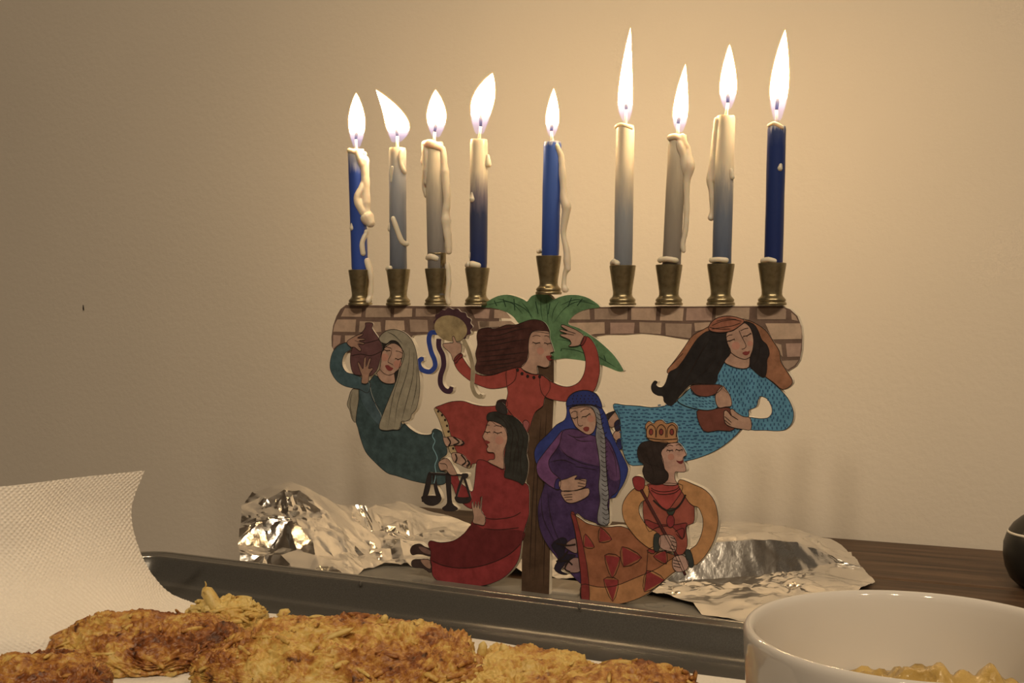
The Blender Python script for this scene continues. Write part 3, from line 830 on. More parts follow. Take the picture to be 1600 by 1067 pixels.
face_bits(f, 'E', 5.2, [[(222, 155), (236, 158), (250, 150)], [(270, 150), (288, 148), (306, 135)]], [[(218, 135), (232, 125), (248, 128)], [(262, 128), (282, 115), (302, 115)]], [(246, 128), (248, 165), (252, 188), (264, 193), (274, 188)], [(274, 205), (286, 196), (302, 200), (298, 216), (284, 218)], [(310, 160, 16)])
f.piece('sleeve', T('E', [(176, 216), (132, 270), (92, 320), (60, 370), (66, 420), (100, 455), (142, 482), (165, 482), (168, 440), (126, 400), (116, 352), (150, 302), (166, 272), (172, 242)]), (84, 40, 68), 5.2, var=0.28)
f.piece('hand', T('E', [(163, 450), (200, 436), (238, 420), (246, 426), (236, 440), (285, 438), (288, 460), (280, 476), (230, 492), (175, 492)]), SKIN, 5.6)
f.piece('hand', T('E', [(174, 495), (240, 492), (298, 480), (298, 515), (242, 545), (206, 548), (185, 530)]), SKIN, 5.4)
for q in ([(255, 440), (285, 448)], [(250, 455), (284, 462)], [(250, 470), (278, 474)], [(185, 512), (225, 508)], [(188, 522), (225, 520)], [(195, 535), (225, 532)]):
    f.stroke(T('E', q), 0.28, 6.2, smooth=0)
f.piece('cuff', T('E', [(142, 480), (150, 440), (170, 438), (166, 485)]), (40, 26, 60), 5.5)
for y in range(130, 640, 22):
    xo = 352 + (y - 130) * 0.03 + (14 if y > 200 else 0)
    f.stroke(T('E', [(xo - 16, y), (xo, y + 12), (xo + 16, y + 2)]), 0.25, 5.6)
for q in ([(165, 290), (200, 330), (270, 365), (345, 380)], [(200, 230), (240, 245), (300, 240)], [(230, 245), (260, 262), (320, 262)], [(120, 360), (180, 350), (240, 372)], [(240, 380), (330, 395)], [(385, 270), (420, 340), (430, 430)], [(80, 500), (90, 620), (150, 740)], [(110, 500), (130, 640), (200, 800)]):
    f.stroke(T('E', q), 0.32, 5.4, taper=True)
for yy in range(95, 45, -14):
    for xx in range(222, 345, 18):
        f.ln.dot(T('E', [(xx + (yy % 28) / 3, yy)])[0], 0.35, 5.6)
f.piece('shoe', T('E', [(128, 745), (170, 710), (200, 722), (188, 780), (240, 790), (205, 820), (170, 860), (205, 878), (172, 878), (140, 852), (160, 800)]), (30, 22, 28), 5)
f.piece('foot', T('E', [(190, 742), (238, 712), (246, 780), (202, 762)]), (116, 78, 62), 5.3)
f.piece('foot', T('E', [(180, 842), (230, 802), (262, 812), (264, 862), (216, 870)]), (116, 78, 62), 5.3)
for q in ([(150, 735), (200, 745), (240, 740)], [(165, 820), (200, 815), (225, 835)], [(205, 770), (180, 800), (150, 820)], [(220, 800), (190, 850), (215, 868)]):
    f.stroke(T('E', q), 0.9, 6)
f.done()

# ---- 6: queen in gold and red
skirt6 = T('E', [(218, 598), (260, 620), (300, 645), (380, 660), (450, 656), (500, 680), (560, 740), (610, 765), (700, 790), (740, 838), (690, 872), (620, 930), (560, 975), (480, 1007), (400, 1020), (332, 1016), (268, 1006), (265, 900), (250, 780), (232, 650)])
f = Figure('crowned woman in gold and red gown with triangles, holding a sceptre', skirt6, (120, 60, 26), 6)
f.piece('skirt_hem', T('E', [(268, 925), (340, 936), (420, 932), (520, 893), (620, 850), (700, 800), (738, 838), (690, 872), (620, 930), (560, 975), (480, 1007), (400, 1020), (332, 1016), (269, 1006)]), (138, 80, 32), 6.3, False)
f.piece('skirt_border', T('E', [(218, 598), (242, 612), (292, 830), (304, 1010), (268, 1005), (264, 880), (240, 690)]), (106, 26, 20), 6.4, False)
for q in ([(355, 660), (408, 716), (350, 728)], [(375, 790), (446, 800), (410, 895)], [(455, 750), (546, 800), (462, 842)], [(370, 900), (438, 905), (412, 1003)], [(570, 860), (652, 905), (558, 958)], [(285, 690), (328, 752), (280, 750)], [(570, 768), (618, 745), (602, 782)], [(600, 795), (656, 768), (660, 830)]):
    f.piece('triangle', T('E', q), (112, 24, 22), 6.6, False, True, smooth=0)
f.stroke(T('E', [(575, 765), (568, 860), (556, 955)]), 0.3, 7)
f.stroke(T('E', [(640, 765), (700, 790)]), 0.3, 7)
f.piece('torso', T('E', [(570, 465), (620, 462), (700, 462), (740, 472), (782, 530), (790, 590), (785, 640), (752, 660), (757, 745), (720, 790), (640, 730), (590, 690), (560, 640), (552, 560)]), (122, 46, 28), 6.5)
f.piece('sash', T('E', [(562, 625), (620, 645), (690, 650), (752, 640), (750, 662), (735, 715), (690, 660), (620, 660), (580, 680)]), (108, 26, 22), 6.8, False)
f.piece('collar', T('E', [(580, 465), (720, 460), (732, 490), (700, 540), (662, 580), (612, 535)]), (128, 34, 26), 6.9, False)
f.piece('sleeve', T('E', [(572, 466), (522, 475), (482, 510), (457, 560), (462, 620), (490, 670), (540, 727), (606, 765), (622, 692), (580, 662), (546, 620), (533, 578), (545, 545), (570, 530), (580, 500)]), (146, 88, 34), 7)
f.piece('sleeve', T('E', [(725, 440), (782, 460), (842, 490), (882, 540), (899, 610), (895, 670), (872, 740), (832, 802), (787, 836), (765, 772), (800, 740), (825, 682), (829, 622), (810, 572), (787, 562), (765, 545), (738, 505), (715, 465)]), (146, 88, 34), 7)
f.piece('crown', T('E', [(575, 252), (567, 215), (563, 190), (580, 170), (600, 182), (615, 168), (640, 165), (660, 182), (690, 176), (712, 196), (708, 230), (712, 264), (680, 271), (620, 268)]), (138, 84, 40), 7.2)
for cx in (590, 637, 686):
    f.stroke(T('E', [(cx - 22, 245), (cx - 20, 205), (cx, 186), (cx + 20, 205), (cx + 20, 245)]), 0.35, 8)
    f.piece('jewel', T('E', ell(cx, 220, 9, 14, 0, 8)), (104, 30, 22), 7.6, False)
f.stroke(T('E', [(573, 248), (640, 256), (710, 252)]), 0.4, 8)
f.piece('hair', T('E', [(570, 263), (540, 276), (526, 310), (534, 350), (556, 370), (550, 402), (565, 440), (600, 463), (640, 461), (666, 440), (669, 412), (652, 390), (645, 350), (635, 312), (655, 290), (668, 268), (620, 266)]), (38, 26, 20), 6.9, var=0.3)
f.piece('face', T('E', [(655, 285), (680, 272), (714, 270), (735, 290), (753, 325), (741, 335), (737, 350), (742, 362), (748, 375), (750, 402), (722, 406), (701, 406), (701, 440), (712, 462), (680, 467), (645, 461), (667, 440), (668, 412), (652, 390), (641, 350), (636, 315)]), (146, 98, 72), 7.3)
face_bits(f, 'E', 7.3, [[(664, 302), (676, 306), (690, 303)], [(705, 300), (720, 305), (735, 300)]], [[(662, 288), (676, 281), (692, 285)], [(705, 282), (718, 278), (730, 286)]], None, [(706, 352), (722, 355), (738, 350), (734, 366), (720, 366)], [(682, 335, 15)], (90, 24, 22))
for q in ([(560, 280), (575, 340), (600, 400), (600, 455)], [(590, 275), (605, 340), (630, 400)], [(540, 310), (565, 360), (620, 380)]):
    f.stroke(T('E', q), 0.3, 7.6, taper=True)
f.stroke(T('E', [(600, 535), (640, 570), (680, 585), (720, 560), (750, 510)]), 0.9, 7.8)
f.stroke(T('E', [(590, 488), (620, 505), (660, 508), (700, 500), (725, 480)]), 0.35, 7.8)
f.stroke(T('E', [(590, 478), (610, 490), (650, 496), (700, 488), (722, 470)]), 0.3, 7.8)
f.piece('pendant', T('E', ell(680, 632, 18, 29, 0, 12)), (112, 22, 24), 7.6, False)
f.piece('pendant_clasp', T('E', [(664, 580), (700, 572), (692, 600), (672, 602)]), (40, 44, 30), 7.7, False)
f.stroke(T('E', [(700, 680), (740, 665), (735, 715), (705, 690)]), 0.3, 7.5)
f.piece('sceptre', T('E', ribbon_poly([(545, 488), (600, 590), (655, 690), (700, 775), (748, 880)], 12)), (70, 24, 20), 7.7, smooth=0)
f.piece('sceptre_head', T('E', [(504, 442), (512, 428), (527, 424), (545, 428), (561, 442), (558, 478), (540, 492), (516, 482)]), (116, 20, 20), 7.9)
f.piece('hand', T('E', [(630, 702), (660, 694), (690, 700), (705, 722), (708, 745), (700, 772), (655, 766), (628, 745)]), (140, 96, 72), 8)
f.piece('hand', T('E', [(692, 802), (715, 790), (742, 790), (764, 826), (752, 858), (712, 866), (690, 842)]), (140, 96, 72), 8)
for q in ([(680, 705), (704, 715)], [(684, 722), (708, 732)], [(682, 740), (706, 750)], [(676, 755), (700, 765)], [(694, 810), (726, 818)], [(692, 824), (726, 832)], [(694, 838), (726, 846)]):
    f.stroke(T('E', q), 0.3, 8.7, smooth=0)
f.piece('cuff', T('E', [(605, 694), (633, 698), (626, 768), (602, 762)]), (42, 42, 34), 7.6)
f.piece('cuff', T('E', [(746, 772), (772, 768), (788, 834), (766, 842)]), (42, 42, 34), 7.6)
f.done()

# ---------------------------------------------------------------- candle cups, candles, flames
cup_profile = [(0, 0), (7.0, 0), (7.3, 0.7), (7.1, 1.4), (6.5, 1.8), (6.9, 2.3), (6.9, 3.0), (6.2, 3.8), (5.4, 4.6), (5.05, 5.6), (5.1, 7.5), (5.6, 11), (6.2, 15), (6.7, 18.5), (6.95, 20.2), (6.95, 20.9), (6.6, 21.1), (6.0, 20.9), (5.6, 19.5), (5.3, 12), (5.0, 8), (0, 8)]
V, Fc = lathe(cup_profile, 32)
cup_mesh = None

def wax_mat(name, stops, streak=0.10):
    m, nt, b = new_mat(name)
    uvn = N(nt, 'ShaderNodeUVMap')
    sepn = N(nt, 'ShaderNodeSeparateXYZ')
    nt.links.new(uvn.outputs[0], sepn.inputs[0])
    vec = coords(nt, (420, 420, 60))
    fz = noise_tex(nt, vec, 1.0, 4)
    ma = N(nt, 'ShaderNodeMath', operation='MULTIPLY_ADD')
    nt.links.new(fz, ma.inputs[0])
    ma.inputs[1].default_value = streak * 2
    nt.links.new(sepn.outputs[1], ma.inputs[2])
    sb = N(nt, 'ShaderNodeMath', operation='SUBTRACT')
    nt.links.new(ma.outputs[0], sb.inputs[0])
    sb.inputs[1].default_value = streak
    r = ramp(nt, stops)
    nt.links.new(sb.outputs[0], r.inputs['Fac'])
    nt.links.new(r.outputs['Color'], b.inputs['Base Color'])
    b.inputs['Roughness'].default_value = 0.34
    b.inputs['Subsurface Weight'].default_value = 0.25
    b.inputs['Subsurface Radius'].default_value = (1.0, 0.7, 0.5)
    b.inputs['Subsurface Scale'].default_value = 0.003
    return m

CREAM, GREY, SLATE = (0.80, 0.73, 0.60), (0.36, 0.37, 0.40), (0.13, 0.17, 0.26)
BLUE, NAVY, PALEB = (0.035, 0.085, 0.42), (0.014, 0.03, 0.15), (0.50, 0.53, 0.66)
CN = [
 # base px, top px, width px, stops(0 bottom..1 top), words, flame(base, mid, tip, width), drips
 dict(b=(561.5, 421), t=(555, 233), w=26, st=[(0, BLUE), (0.80, BLUE), (0.93, PALEB), (1, CREAM)], lab='deep blue candle with thick white wax down its right side, far left',
      fl=((556, 230), (556, 188), (555, 145), 27), dr=[[(550, 236, 4), (558, 238, 4), (568, 240, 4)], [(568, 250, 6), (569, 275, 6), (570, 300, 6), (570, 330, 7)], [(562, 238, 5), (567, 262, 5.5), (567, 290, 5), (562, 310, 5), (566, 326, 6), (572, 340, 9), (577, 348, 7)], [(571, 362, 3.5), (568, 380, 3.5), (569, 396, 4)], [(555, 350, 2.5), (555, 357, 4)], [(572, 408, 5), (578, 430, 4), (578, 452, 4), (576, 470, 4.5)]]),
 dict(b=(621, 421), t=(619.5, 231), w=27, st=[(0, (0.12, 0.14, 0.19)), (0.35, (0.22, 0.25, 0.32)), (0.75, (0.42, 0.45, 0.52)), (1, CREAM)], lab='greyish blue candle under a flame that leans far left',
      fl=((617, 222), (617, 186), (586, 140), 38), dr=[[(629, 237, 4), (628, 252, 3.5), (631, 268, 4)], [(619, 262, 3), (617, 284, 3)], [(620, 342, 4.5), (625, 360, 4), (630, 378, 4), (634, 381, 4)], [(613, 350, 2.5), (612, 359, 3.5)], [(609, 420, 4), (616, 419, 4)]]),
 dict(b=(682, 412), t=(677, 222), w=29, st=[(0, (0.16, 0.155, 0.16)), (0.40, (0.33, 0.32, 0.32)), (0.62, (0.52, 0.48, 0.42)), (0.8, CREAM), (1, CREAM)], lab='cream and grey candle in a double cup, coated with lumpy wax on both sides',
      fl=((680, 214), (681, 178), (679, 140), 31), dr=[[(666, 228, 6), (677, 226, 7), (688, 230, 6)], [(670, 235, 7), (670, 260, 6), (668, 285, 5)], [(665, 226, 7), (665, 240, 6), (661, 251, 5), (665, 265, 5), (662, 284, 5), (665, 305, 4)], [(690, 232, 5), (692, 250, 5), (694, 275, 6), (697, 310, 5), (695, 335, 6), (696, 352, 7), (699, 375, 5), (700, 393, 5)], [(698, 414, 4), (700, 440, 4), (698, 464, 4), (700, 473, 4)], [(672, 403, 4), (679, 401, 5), (686, 404, 4)]]),
 dict(b=(746, 416), t=(747, 218), w=28, st=[(0, NAVY), (0.40, (0.05, 0.065, 0.15)), (0.55, (0.22, 0.20, 0.27)), (0.74, CREAM), (1, CREAM)], lab='half white, half navy candle standing fourth from the left',
      fl=((748, 209), (753, 158), (768, 114), 36), dr=[[(761, 243, 3), (762, 257, 4)], [(743, 302, 2.5), (743, 312, 4.5)], [(733, 415, 4), (742, 413, 5), (753, 415, 4)], [(739, 395, 2), (738, 402, 2.5)]]),
 dict(b=(858, 395), t=(862, 221), w=28, st=[(0, (0.03, 0.07, 0.33)), (0.5, (0.06, 0.13, 0.50)), (0.97, (0.07, 0.15, 0.54)), (1, PALEB)], lab='bright blue middle candle with a long white drip on the right, above the palm',
      fl=((861, 213), (862, 180), (864, 138), 21), dr=[[(872, 228, 3.5), (876, 250, 5), (878, 280, 5), (880, 308, 5.5), (884, 324, 6.5), (881, 345, 5), (879, 365, 4), (884, 390, 5), (885, 410, 5), (886, 420, 4.5)], [(885, 418, 4), (881, 430, 3.5), (880, 446, 4), (882, 452, 5)], [(840, 393, 4), (848, 391, 4)]]),
 dict(b=(972, 414), t=(976, 196), w=29, st=[(0, (0.20, 0.23, 0.29)), (0.35, (0.33, 0.36, 0.42)), (0.55, (0.60, 0.56, 0.50)), (0.7, CREAM), (1, CREAM)], lab='smooth candle, cream above and grey below, under the tallest flame right of the middle',
      fl=((977, 190), (975, 140), (984, 43), 23), dr=[[(955, 411, 4), (962, 409, 5), (970, 412, 4)], [(963, 199, 3), (975, 196, 3), (988, 200, 3)]]),
 dict(b=(1047, 408), t=(1058, 211), w=29, st=[(0, (0.25, 0.23, 0.22)), (0.4, (0.36, 0.33, 0.29)), (0.72, (0.58, 0.52, 0.43)), (0.88, CREAM), (1, CREAM)], lab='leaning greyish cream candle with a big wax lump near its top right',
      fl=((1061, 206), (1062, 165), (1070, 100), 23), dr=[[(1050, 216, 5), (1060, 215, 5), (1068, 220, 5)], [(1064, 225, 6), (1068, 245, 6), (1069, 268, 6)], [(1068, 214, 5), (1072, 238, 6.5), (1076, 262, 8), (1072, 285, 5), (1072, 330, 4), (1070, 360, 4), (1066, 380, 4), (1067, 392, 3)], [(1034, 407, 4), (1046, 405, 4), (1060, 407, 4)]]),
 dict(b=(1126, 409), t=(1133, 181), w=30, st=[(0, (0.09, 0.12, 0.20)), (0.30, (0.17, 0.21, 0.30)), (0.50, (0.34, 0.35, 0.38)), (0.66, CREAM), (1, CREAM)], lab='tall candle fading from cream to slate blue with drips down its left side',
      fl=((1136, 170), (1137, 128), (1139, 69), 26), dr=[[(1122, 188, 5), (1119, 215, 5), (1117, 250, 5), (1116, 280, 4)], [(1120, 190, 4), (1115, 225, 4.5), (1113, 255, 6), (1109, 280, 6), (1112, 302, 5), (1112, 328, 4), (1110, 340, 5)], [(1143, 266, 3.5), (1144, 277, 4.5)], [(1115, 407, 4), (1126, 406, 4), (1138, 407, 4)]]),
 dict(b=(1207, 408), t=(1213, 197), w=29, st=[(0, NAVY), (0.85, (0.02, 0.045, 0.21)), (0.97, (0.06, 0.09, 0.26)), (1, PALEB)], lab='dark navy candle with one white wax dot, far right end of the row',
      fl=((1214, 188), (1217, 125), (1226, 46), 28), dr=[[(1221, 258, 3), (1220, 264, 4.5)], [(1194, 408, 3.5), (1204, 406, 4), (1214, 408, 3.5)], [(1203, 197, 3), (1213, 194, 3), (1223, 200, 3.5)]]),
]
CUPB = [(561.5, 477), (621, 477), (681.5, 477), (744.5, 477), (856, 460), (971.5, 477), (1044, 477), (1125, 477), (1205, 477)]
Rm = np.array(((math.cos(-PA), -math.sin(-PA)), (math.sin(-PA), math.cos(-PA))))
def plate_world(u, y, v):
    xy = Rm @ np.array((u, y)) + C0
    return Vector((xy[0] * MM, xy[1] * MM, (v + PZ) * MM))
CY = 1.0                                  # candles stand on the middle of the plate's edge
for i, c in enumerate(CN):
    ub, vb, tb = uv_plate(*CUPB[i])
    if cup_mesh is None:
        cup = mesh_obj('candle_cup', V, Fc, M_BRASS, men, True)
        cup.data.set_sharp_from_angle(angle=0.9)
        cup_mesh = cup.data
    else:
        cup = link(bpy.data.objects.new('candle_cup', cup_mesh), men)
    cup.location = (ub * MM, CY * MM, vb * MM)
    if i == 2:
        Vc, Fcc = lathe([(5.0, 19), (5.2, 19), (5.2, 28.5), (5.5, 29.5), (5.4, 30), (5.0, 30), (4.95, 19)], 32)
        mesh_obj('collar', Vc, Fcc, M_BRASS, cup, True)
    u0, v0, t0 = uv_plate(*c['b'])
    u1, v1, t1 = uv_plate(*c['t'])
    mmpx = 0.5 * (t0 + t1) / F
    r = c['w'] / 2 * mmpx
    v0 -= 11.0 if i != 2 else 18.0        # sits down inside the cup
    du = (u1 - u0) / (v1 - v0) if True else 0
    root = empty('candle', plate_world(u0, CY, v0), -PA)
    tag(root, c['lab'], 'candle', 'lit candles on the candelabrum')
    Lc = v1 - v0
    # body: lathe with gentle irregularities
    seg, rings = 28, 44
    r0 = min(r, 4.85)
    Vb, Fb, UV = [], [], []
    ph = random.random() * 50
    for k in range(rings + 1):
        tt = k / rings
        z = tt * Lc
        cx = (u1 - u0) * tt
        for j in range(seg):
            a = 2 * PI * j / seg
            rr = r0 if z < 12 else r
            rr *= 1 + 0.035 * noise.noise(Vector((math.cos(a) * 1.2, math.sin(a) * 1.2, z * 0.06 + ph)))
            if k == rings:
                rr *= 0.93
            Vb.append(((cx + rr * math.cos(a)) * MM, rr * math.sin(a) * MM, (z + (0.5 * noise.noise(Vector((a, ph, 0))) if k == rings else 0)) * MM))
    nb = len(Vb)
    Vb += [(((u1 - u0)) * MM, 0, (Lc - 0.6) * MM), (0, 0, 0)]
    for k in range(rings):
        for j in range(seg):
            j2 = (j + 1) % seg
            Fb.append((k * seg + j, k * seg + j2, (k + 1) * seg + j2, (k + 1) * seg + j))
    Fb += [(rings * seg + j, rings * seg + (j + 1) % seg, nb) for j in range(seg)]
    Fb += [((j + 1) % seg, j, nb + 1) for j in range(seg)]
    st = [(p * (Lc - 11) / Lc + 11 / Lc, col) for p, col in c['st']]
    body = mesh_obj('wax_body', Vb, Fb, wax_mat('candle_wax', st), root, True)
    uvl = body.data.uv_layers.new(name='UVMap')
    co = np.array(Vb)
    li = np.empty(len(body.data.loops), dtype=np.int32)
    body.data.loops.foreach_get('vertex_index', li)
    UVa = np.zeros((len(li), 2))
    UVa[:, 1] = np.clip(co[li, 2] / (Lc * MM), 0, 1)
    uvl.data.foreach_set('uv', UVa.ravel())
    body.data.set_sharp_from_angle(angle=1.0)
    # wick
    def loc(px, py, yy=0.0):
        u, v, _ = uv_plate(px, py)
        return Vector(((u - u0) * MM, yy * MM, (v - v0) * MM))
    fb, fm, ft, fw = c['fl']
    wt = (fb[0] * 0.65 + fm[0] * 0.35 , fb[1] - 0.36 * (fb[1] - ft[1]) * (0.8 if i > 4 else 0.9))
    tip = loc(*wt)
    basew = Vector(((u1 - u0) * MM, 0, (Lc - 1.0) * MM))
    mid = basew.lerp(tip, 0.55) + Vector((0.0005 * (1 if i % 2 else -1), 0, 0))
    wv, wf = tube([basew, basew.lerp(mid, .5), mid], [0.0011, 0.0008, 0.00075], 8)
    wick = mesh_obj('wick', wv, wf, M_COTTON, root, True)
    wv, wf = tube([mid, mid.lerp(tip, .5), tip], [0.00078, 0.00095, 0.0005], 8)
    mesh_obj('wick_tip', wv, wf, M_CHAR, wick, True)
    # flame
    A, B, C = loc(*fb), loc(*fm), loc(*ft)
    B2 = B * 2 - (A + C) / 2 if i in (1, 3) else B * 1.4 - (A + C) * 0.2
    hA = A.z
    Vf, Ff, UVf = [], [], []
    rg, sg = 30, 18
    rw = fw / 2 * mmpx * MM
    tm = min(0.62, max(0.30, (fb[1] - fm[1]) / (fb[1] - ft[1])))
    tpk = tm * 0.95
    for k in range(rg + 1):
        tt = k / rg
        p = A * (1 - tt) ** 2 + B2 * 2 * tt * (1 - tt) + C * tt * tt
        if tt < tpk:
            q = tt / tpk
            rr = 0.34 + 0.66 * math.sin(q * PI / 2)
        else:
            q = (tt - tpk) / (1 - tpk)
            rr = max(0.0, (1 - q ** 1.75)) ** 0.95
        if k == 0:
            rr *= 0.8
        for j in range(sg):
            a = 2 * PI * j / sg
            Vf.append((p.x + rw * rr * math.cos(a), p.y + rw * rr * math.sin(a) * 0.85, p.z))
            UVf.append(tt)
    for k in range(rg):
        for j in range(sg):
            j2 = (j + 1) % sg
            Ff.append((k * sg + j, k * sg + j2, (k + 1) * sg + j2, (k + 1) * sg + j))
    fo = mesh_obj('flame', Vf, Ff, M_FLAME, root, True)
    Vm = []
    for k in range(rg + 1):
        ring = Vf[k * sg:(k + 1) * sg]
        cx_ = sum(v[0] for v in ring) / sg
        cy_ = sum(v[1] for v in ring) / sg
        zz_ = ring[0][2]
        sc_ = 1.08
        Vm += [(cx_ + (v[0] - cx_) * sc_ + (v[0] - cx_) / (math.hypot(v[0] - cx_, v[1] - cy_) + 1e-9) * 0.00022, cy_ + (v[1] - cy_) * sc_, zz_ + 0.0012 * max(0, k / rg - 0.3)) for v in ring]
    mo = mesh_obj('flame_mantle', Vm, Ff, M_MANTLE, fo, True)
    fos = [fo, mo]
    for fo in fos:
        uvl = fo.data.uv_layers.new(name='UVMap')
        li = np.empty(len(fo.data.loops), dtype=np.int32)
        fo.data.loops.foreach_get('vertex_index', li)
        UVa = np.zeros((len(li), 2))
        UVa[:, 1] = np.array(UVf)[li]
        uvl.data.foreach_set('uv', UVa.ravel())
    # melted wax runs, fused into one skin
    runs = []
    for dr in c['dr']:
        pts, rad = [], []
        for (px, py, pr) in cat_open(dr, 4):
            p = loc(px, py)
            zc = p.z / MM
            cx = (u1 - u0) * zc / Lc
            dx = p.x / MM - cx
            rr = r if zc > 12 else 6.6
            yy = -math.sqrt(max(0.0, rr * rr - dx * dx)) * 0.84
            pts.append(Vector((p.x, yy * MM, p.z)))
            rad.append(pr * mmpx * MM * 1.12 * (1 + 0.22 * noise.noise(Vector((zc * 0.22, i * 3.1, px * 0.02)))))
        d0 = (pts[0] - pts[1]).normalized()
        d1 = (pts[-1] - pts[-2]).normalized()
        pts = [pts[0] + d0 * rad[0] * 0.9] + [pts[0] + d0 * rad[0] * 0.55] + pts + [pts[-1] + d1 * rad[-1] * 0.55, pts[-1] + d1 * rad[-1] * 0.9]
        rad = [rad[0] * 0.4, rad[0] * 0.85] + rad + [rad[-1] * 0.85, rad[-1] * 0.4]
        runs.append((pts, rad))
    grp = list(range(len(runs)))
    for q1 in range(len(runs)):
        for q2 in range(q1):
            if any((a_ - b_).length < (ra + rb) * 0.8 for a_, ra in zip(*runs[q1]) for b_, rb in zip(*runs[q2])):
                g1, g2 = grp[q1], grp[q2]
                grp = [g2 if g == g1 else g for g in grp]
    for g in sorted(set(grp)):
        DV, DF = [], []
        for (pts, rad), gg in zip(runs, grp):
            if gg == g:
                dv, df = tube(pts, rad, 12, True, len(DV))
                DV += dv
                DF += df
        wd = mesh_obj('wax_drip', DV, DF, M_WAX, root, True)
        m_ = wd.modifiers.new('Fuse', 'REMESH')
        m_.mode = 'VOXEL'
        m_.voxel_size = 0.00042
        m_.use_smooth_shade = True
        m_ = wd.modifiers.new('Melt', 'SMOOTH')
        m_.iterations = 5
        m_.factor = 0.5

# ---------------------------------------------------------------- grey metal sheet under the plate
sheet = empty('metal_sheet', (C0[0] * MM, C0[1] * MM, 0), -PA)
tag(sheet, 'flat dull grey metal sheet the painted candelabrum stands on', 'sheet')
def round_rect(x0, x1, y0, y1, r, n=6):
    out = []
    for cx, cy, a0 in ((x1 - r, y1 - r, 0), (x0 + r, y1 - r, PI / 2), (x0 + r, y0 + r, PI), (x1 - r, y0 + r, 1.5 * PI)):
        for k in range(n + 1):
            a = a0 + PI / 2 * k / n
            out.append((cx + r * math.cos(a), cy + r * math.sin(a)))
    return out
rr = round_rect(-125, 140, -52, 24, 6)
n = len(rr)
Vs = [(x * MM, y * MM, 0.2 * MM) for x, y in rr] + [(x * MM, y * MM, 1.0 * MM) for x, y in rr]
mesh_obj('steel_plate', Vs, [tuple(range(n))[::-1], tuple(range(n, 2 * n))] + [(k, (k + 1) % n, n + (k + 1) % n, n + k) for k in range(n)], M_SHEET, sheet)
def blob(name, x, y, z, rx, ry, rz, mat, parent, seed):
    bm = bmesh.new()
    bmesh.ops.create_uvsphere(bm, u_segments=14, v_segments=8, radius=1)
    for v in bm.verts:
        k = 1 + 0.3 * noise.noise(v.co * 1.6 + Vector((seed, 0, 0)))
        v.co = Vector((x + v.co.x * rx * k, y + v.co.y * ry * k, z + v.co.z * rz)) * MM
    return bm_obj(name, bm, mat, parent, True)
for k, (px, py) in enumerate(((872, 924), (880, 918), (1022, 946), (1036, 944), (735, 905), (652, 906))):
    d = ray(px, py)
    t = (H - 1.0) / -d[2]
    w = np.array((d[0] * t, d[1] * t)) - C0
    l = Rm.T @ w
    blob('wax_splash', l[0], l[1], 1.05, (7, 5, 6, 4, 3, 3)[k], (3.5, 3, 4, 3, 3, 3)[k], 0.5, M_WAX if k < 2 else M_SHEET, sheet, k * 3.1)

# ---------------------------------------------------------------- crumpled foil
def XZ(px, Z):
    return ((px - 800) / F * Z, Z)
foil_out = [XZ(370, 672), XZ(460, 662), XZ(540, 664), XZ(570, 700), XZ(600, 712), XZ(700, 709), XZ(792, 697), XZ(860, 683), XZ(910, 676), XZ(1000, 648), XZ(1050, 632), XZ(1085, 618), XZ(1100, 602), XZ(1140, 590), XZ(1180, 580), XZ(1260, 590), XZ(1330, 630), XZ(1372, 672), XZ(1352, 700), XZ(1330, 735), XZ(1298, 762), XZ(1285, 778), XZ(1240, 790), XZ(1180, 800), XZ(1142, 806), XZ(1110, 808), XZ(1060, 785), XZ(980, 775), XZ(880, 780), XZ(790, 790), XZ(742, 798), XZ(704, 804), XZ(688, 812), XZ(650, 812), XZ(600, 800), XZ(560, 775), XZ(510, 752), XZ(480, 745), XZ(450, 744), XZ(420, 742), XZ(395, 738), XZ(374, 730)]
ctl = [(368, 672, 1), (420, 668, 2), (460, 660, 1.5), (520, 664, 1), (560, 690, 1), (372, 690, 16), (374, 730, 36), (385, 715, 33), (400, 735, 41), (425, 738, 45), (450, 740, 48), (480, 740, 44), (512, 748, 35), (550, 765, 28), (590, 790, 24), (640, 810, 23), (680, 818, 22), (690, 810, 15), (735, 798, 9),
       (420, 690, 14), (450, 690, 15), (520, 695, 10), (570, 702, 1.3), (590, 712, 1.3), (610, 714, 2), (660, 712, 1.5), (700, 712, 2), (440, 715, 33), (480, 715, 30), (510, 715, 22), (555, 730, 14), (600, 745, 12), (650, 760, 9), (690, 780, 9), (620, 770, 16), (735, 780, 5), (780, 760, 5), (790, 790, 6), (860, 740, 3), (900, 780, 5), (1000, 700, 4), (900, 690, 1.5),
       (1010, 655, 3), (1040, 660, 6), (1060, 690, 15), (1100, 700, 18), (1150, 706, 20), (1200, 715, 20), (1250, 725, 18), (1285, 738, 13),
       (1050, 664, 3), (1090, 670, 2), (1150, 672, 2), (1200, 680, 2), (1240, 692, 2.5), (1270, 706, 4), (1070, 676, 8), (1120, 685, 10), (1170, 692, 11), (1225, 703, 11),
       (1100, 740, 18), (1110, 770, 15), (1150, 780, 15), (1200, 770, 16), (1250, 762, 14), (1110, 806, 9), (1142, 804, 9), (1180, 797, 9), (1240, 788, 7), (1280, 776, 5), (1298, 760, 4), (1328, 730, 4), (1340, 690, 2.5), (1370, 672, 0.8), (1300, 700, 4),
       (1200, 655, 5), (1250, 660, 6), (1140, 645, 4.5), (1090, 640, 4), (1110, 620, 3.5), (1180, 620, 5), (1100, 602, 1.2), (1180, 585, 2), (1280, 620, 2), (1050, 632, 1.5)]
ctlP = np.array([(*XZ(p, z), h) for p, z, h in ctl])
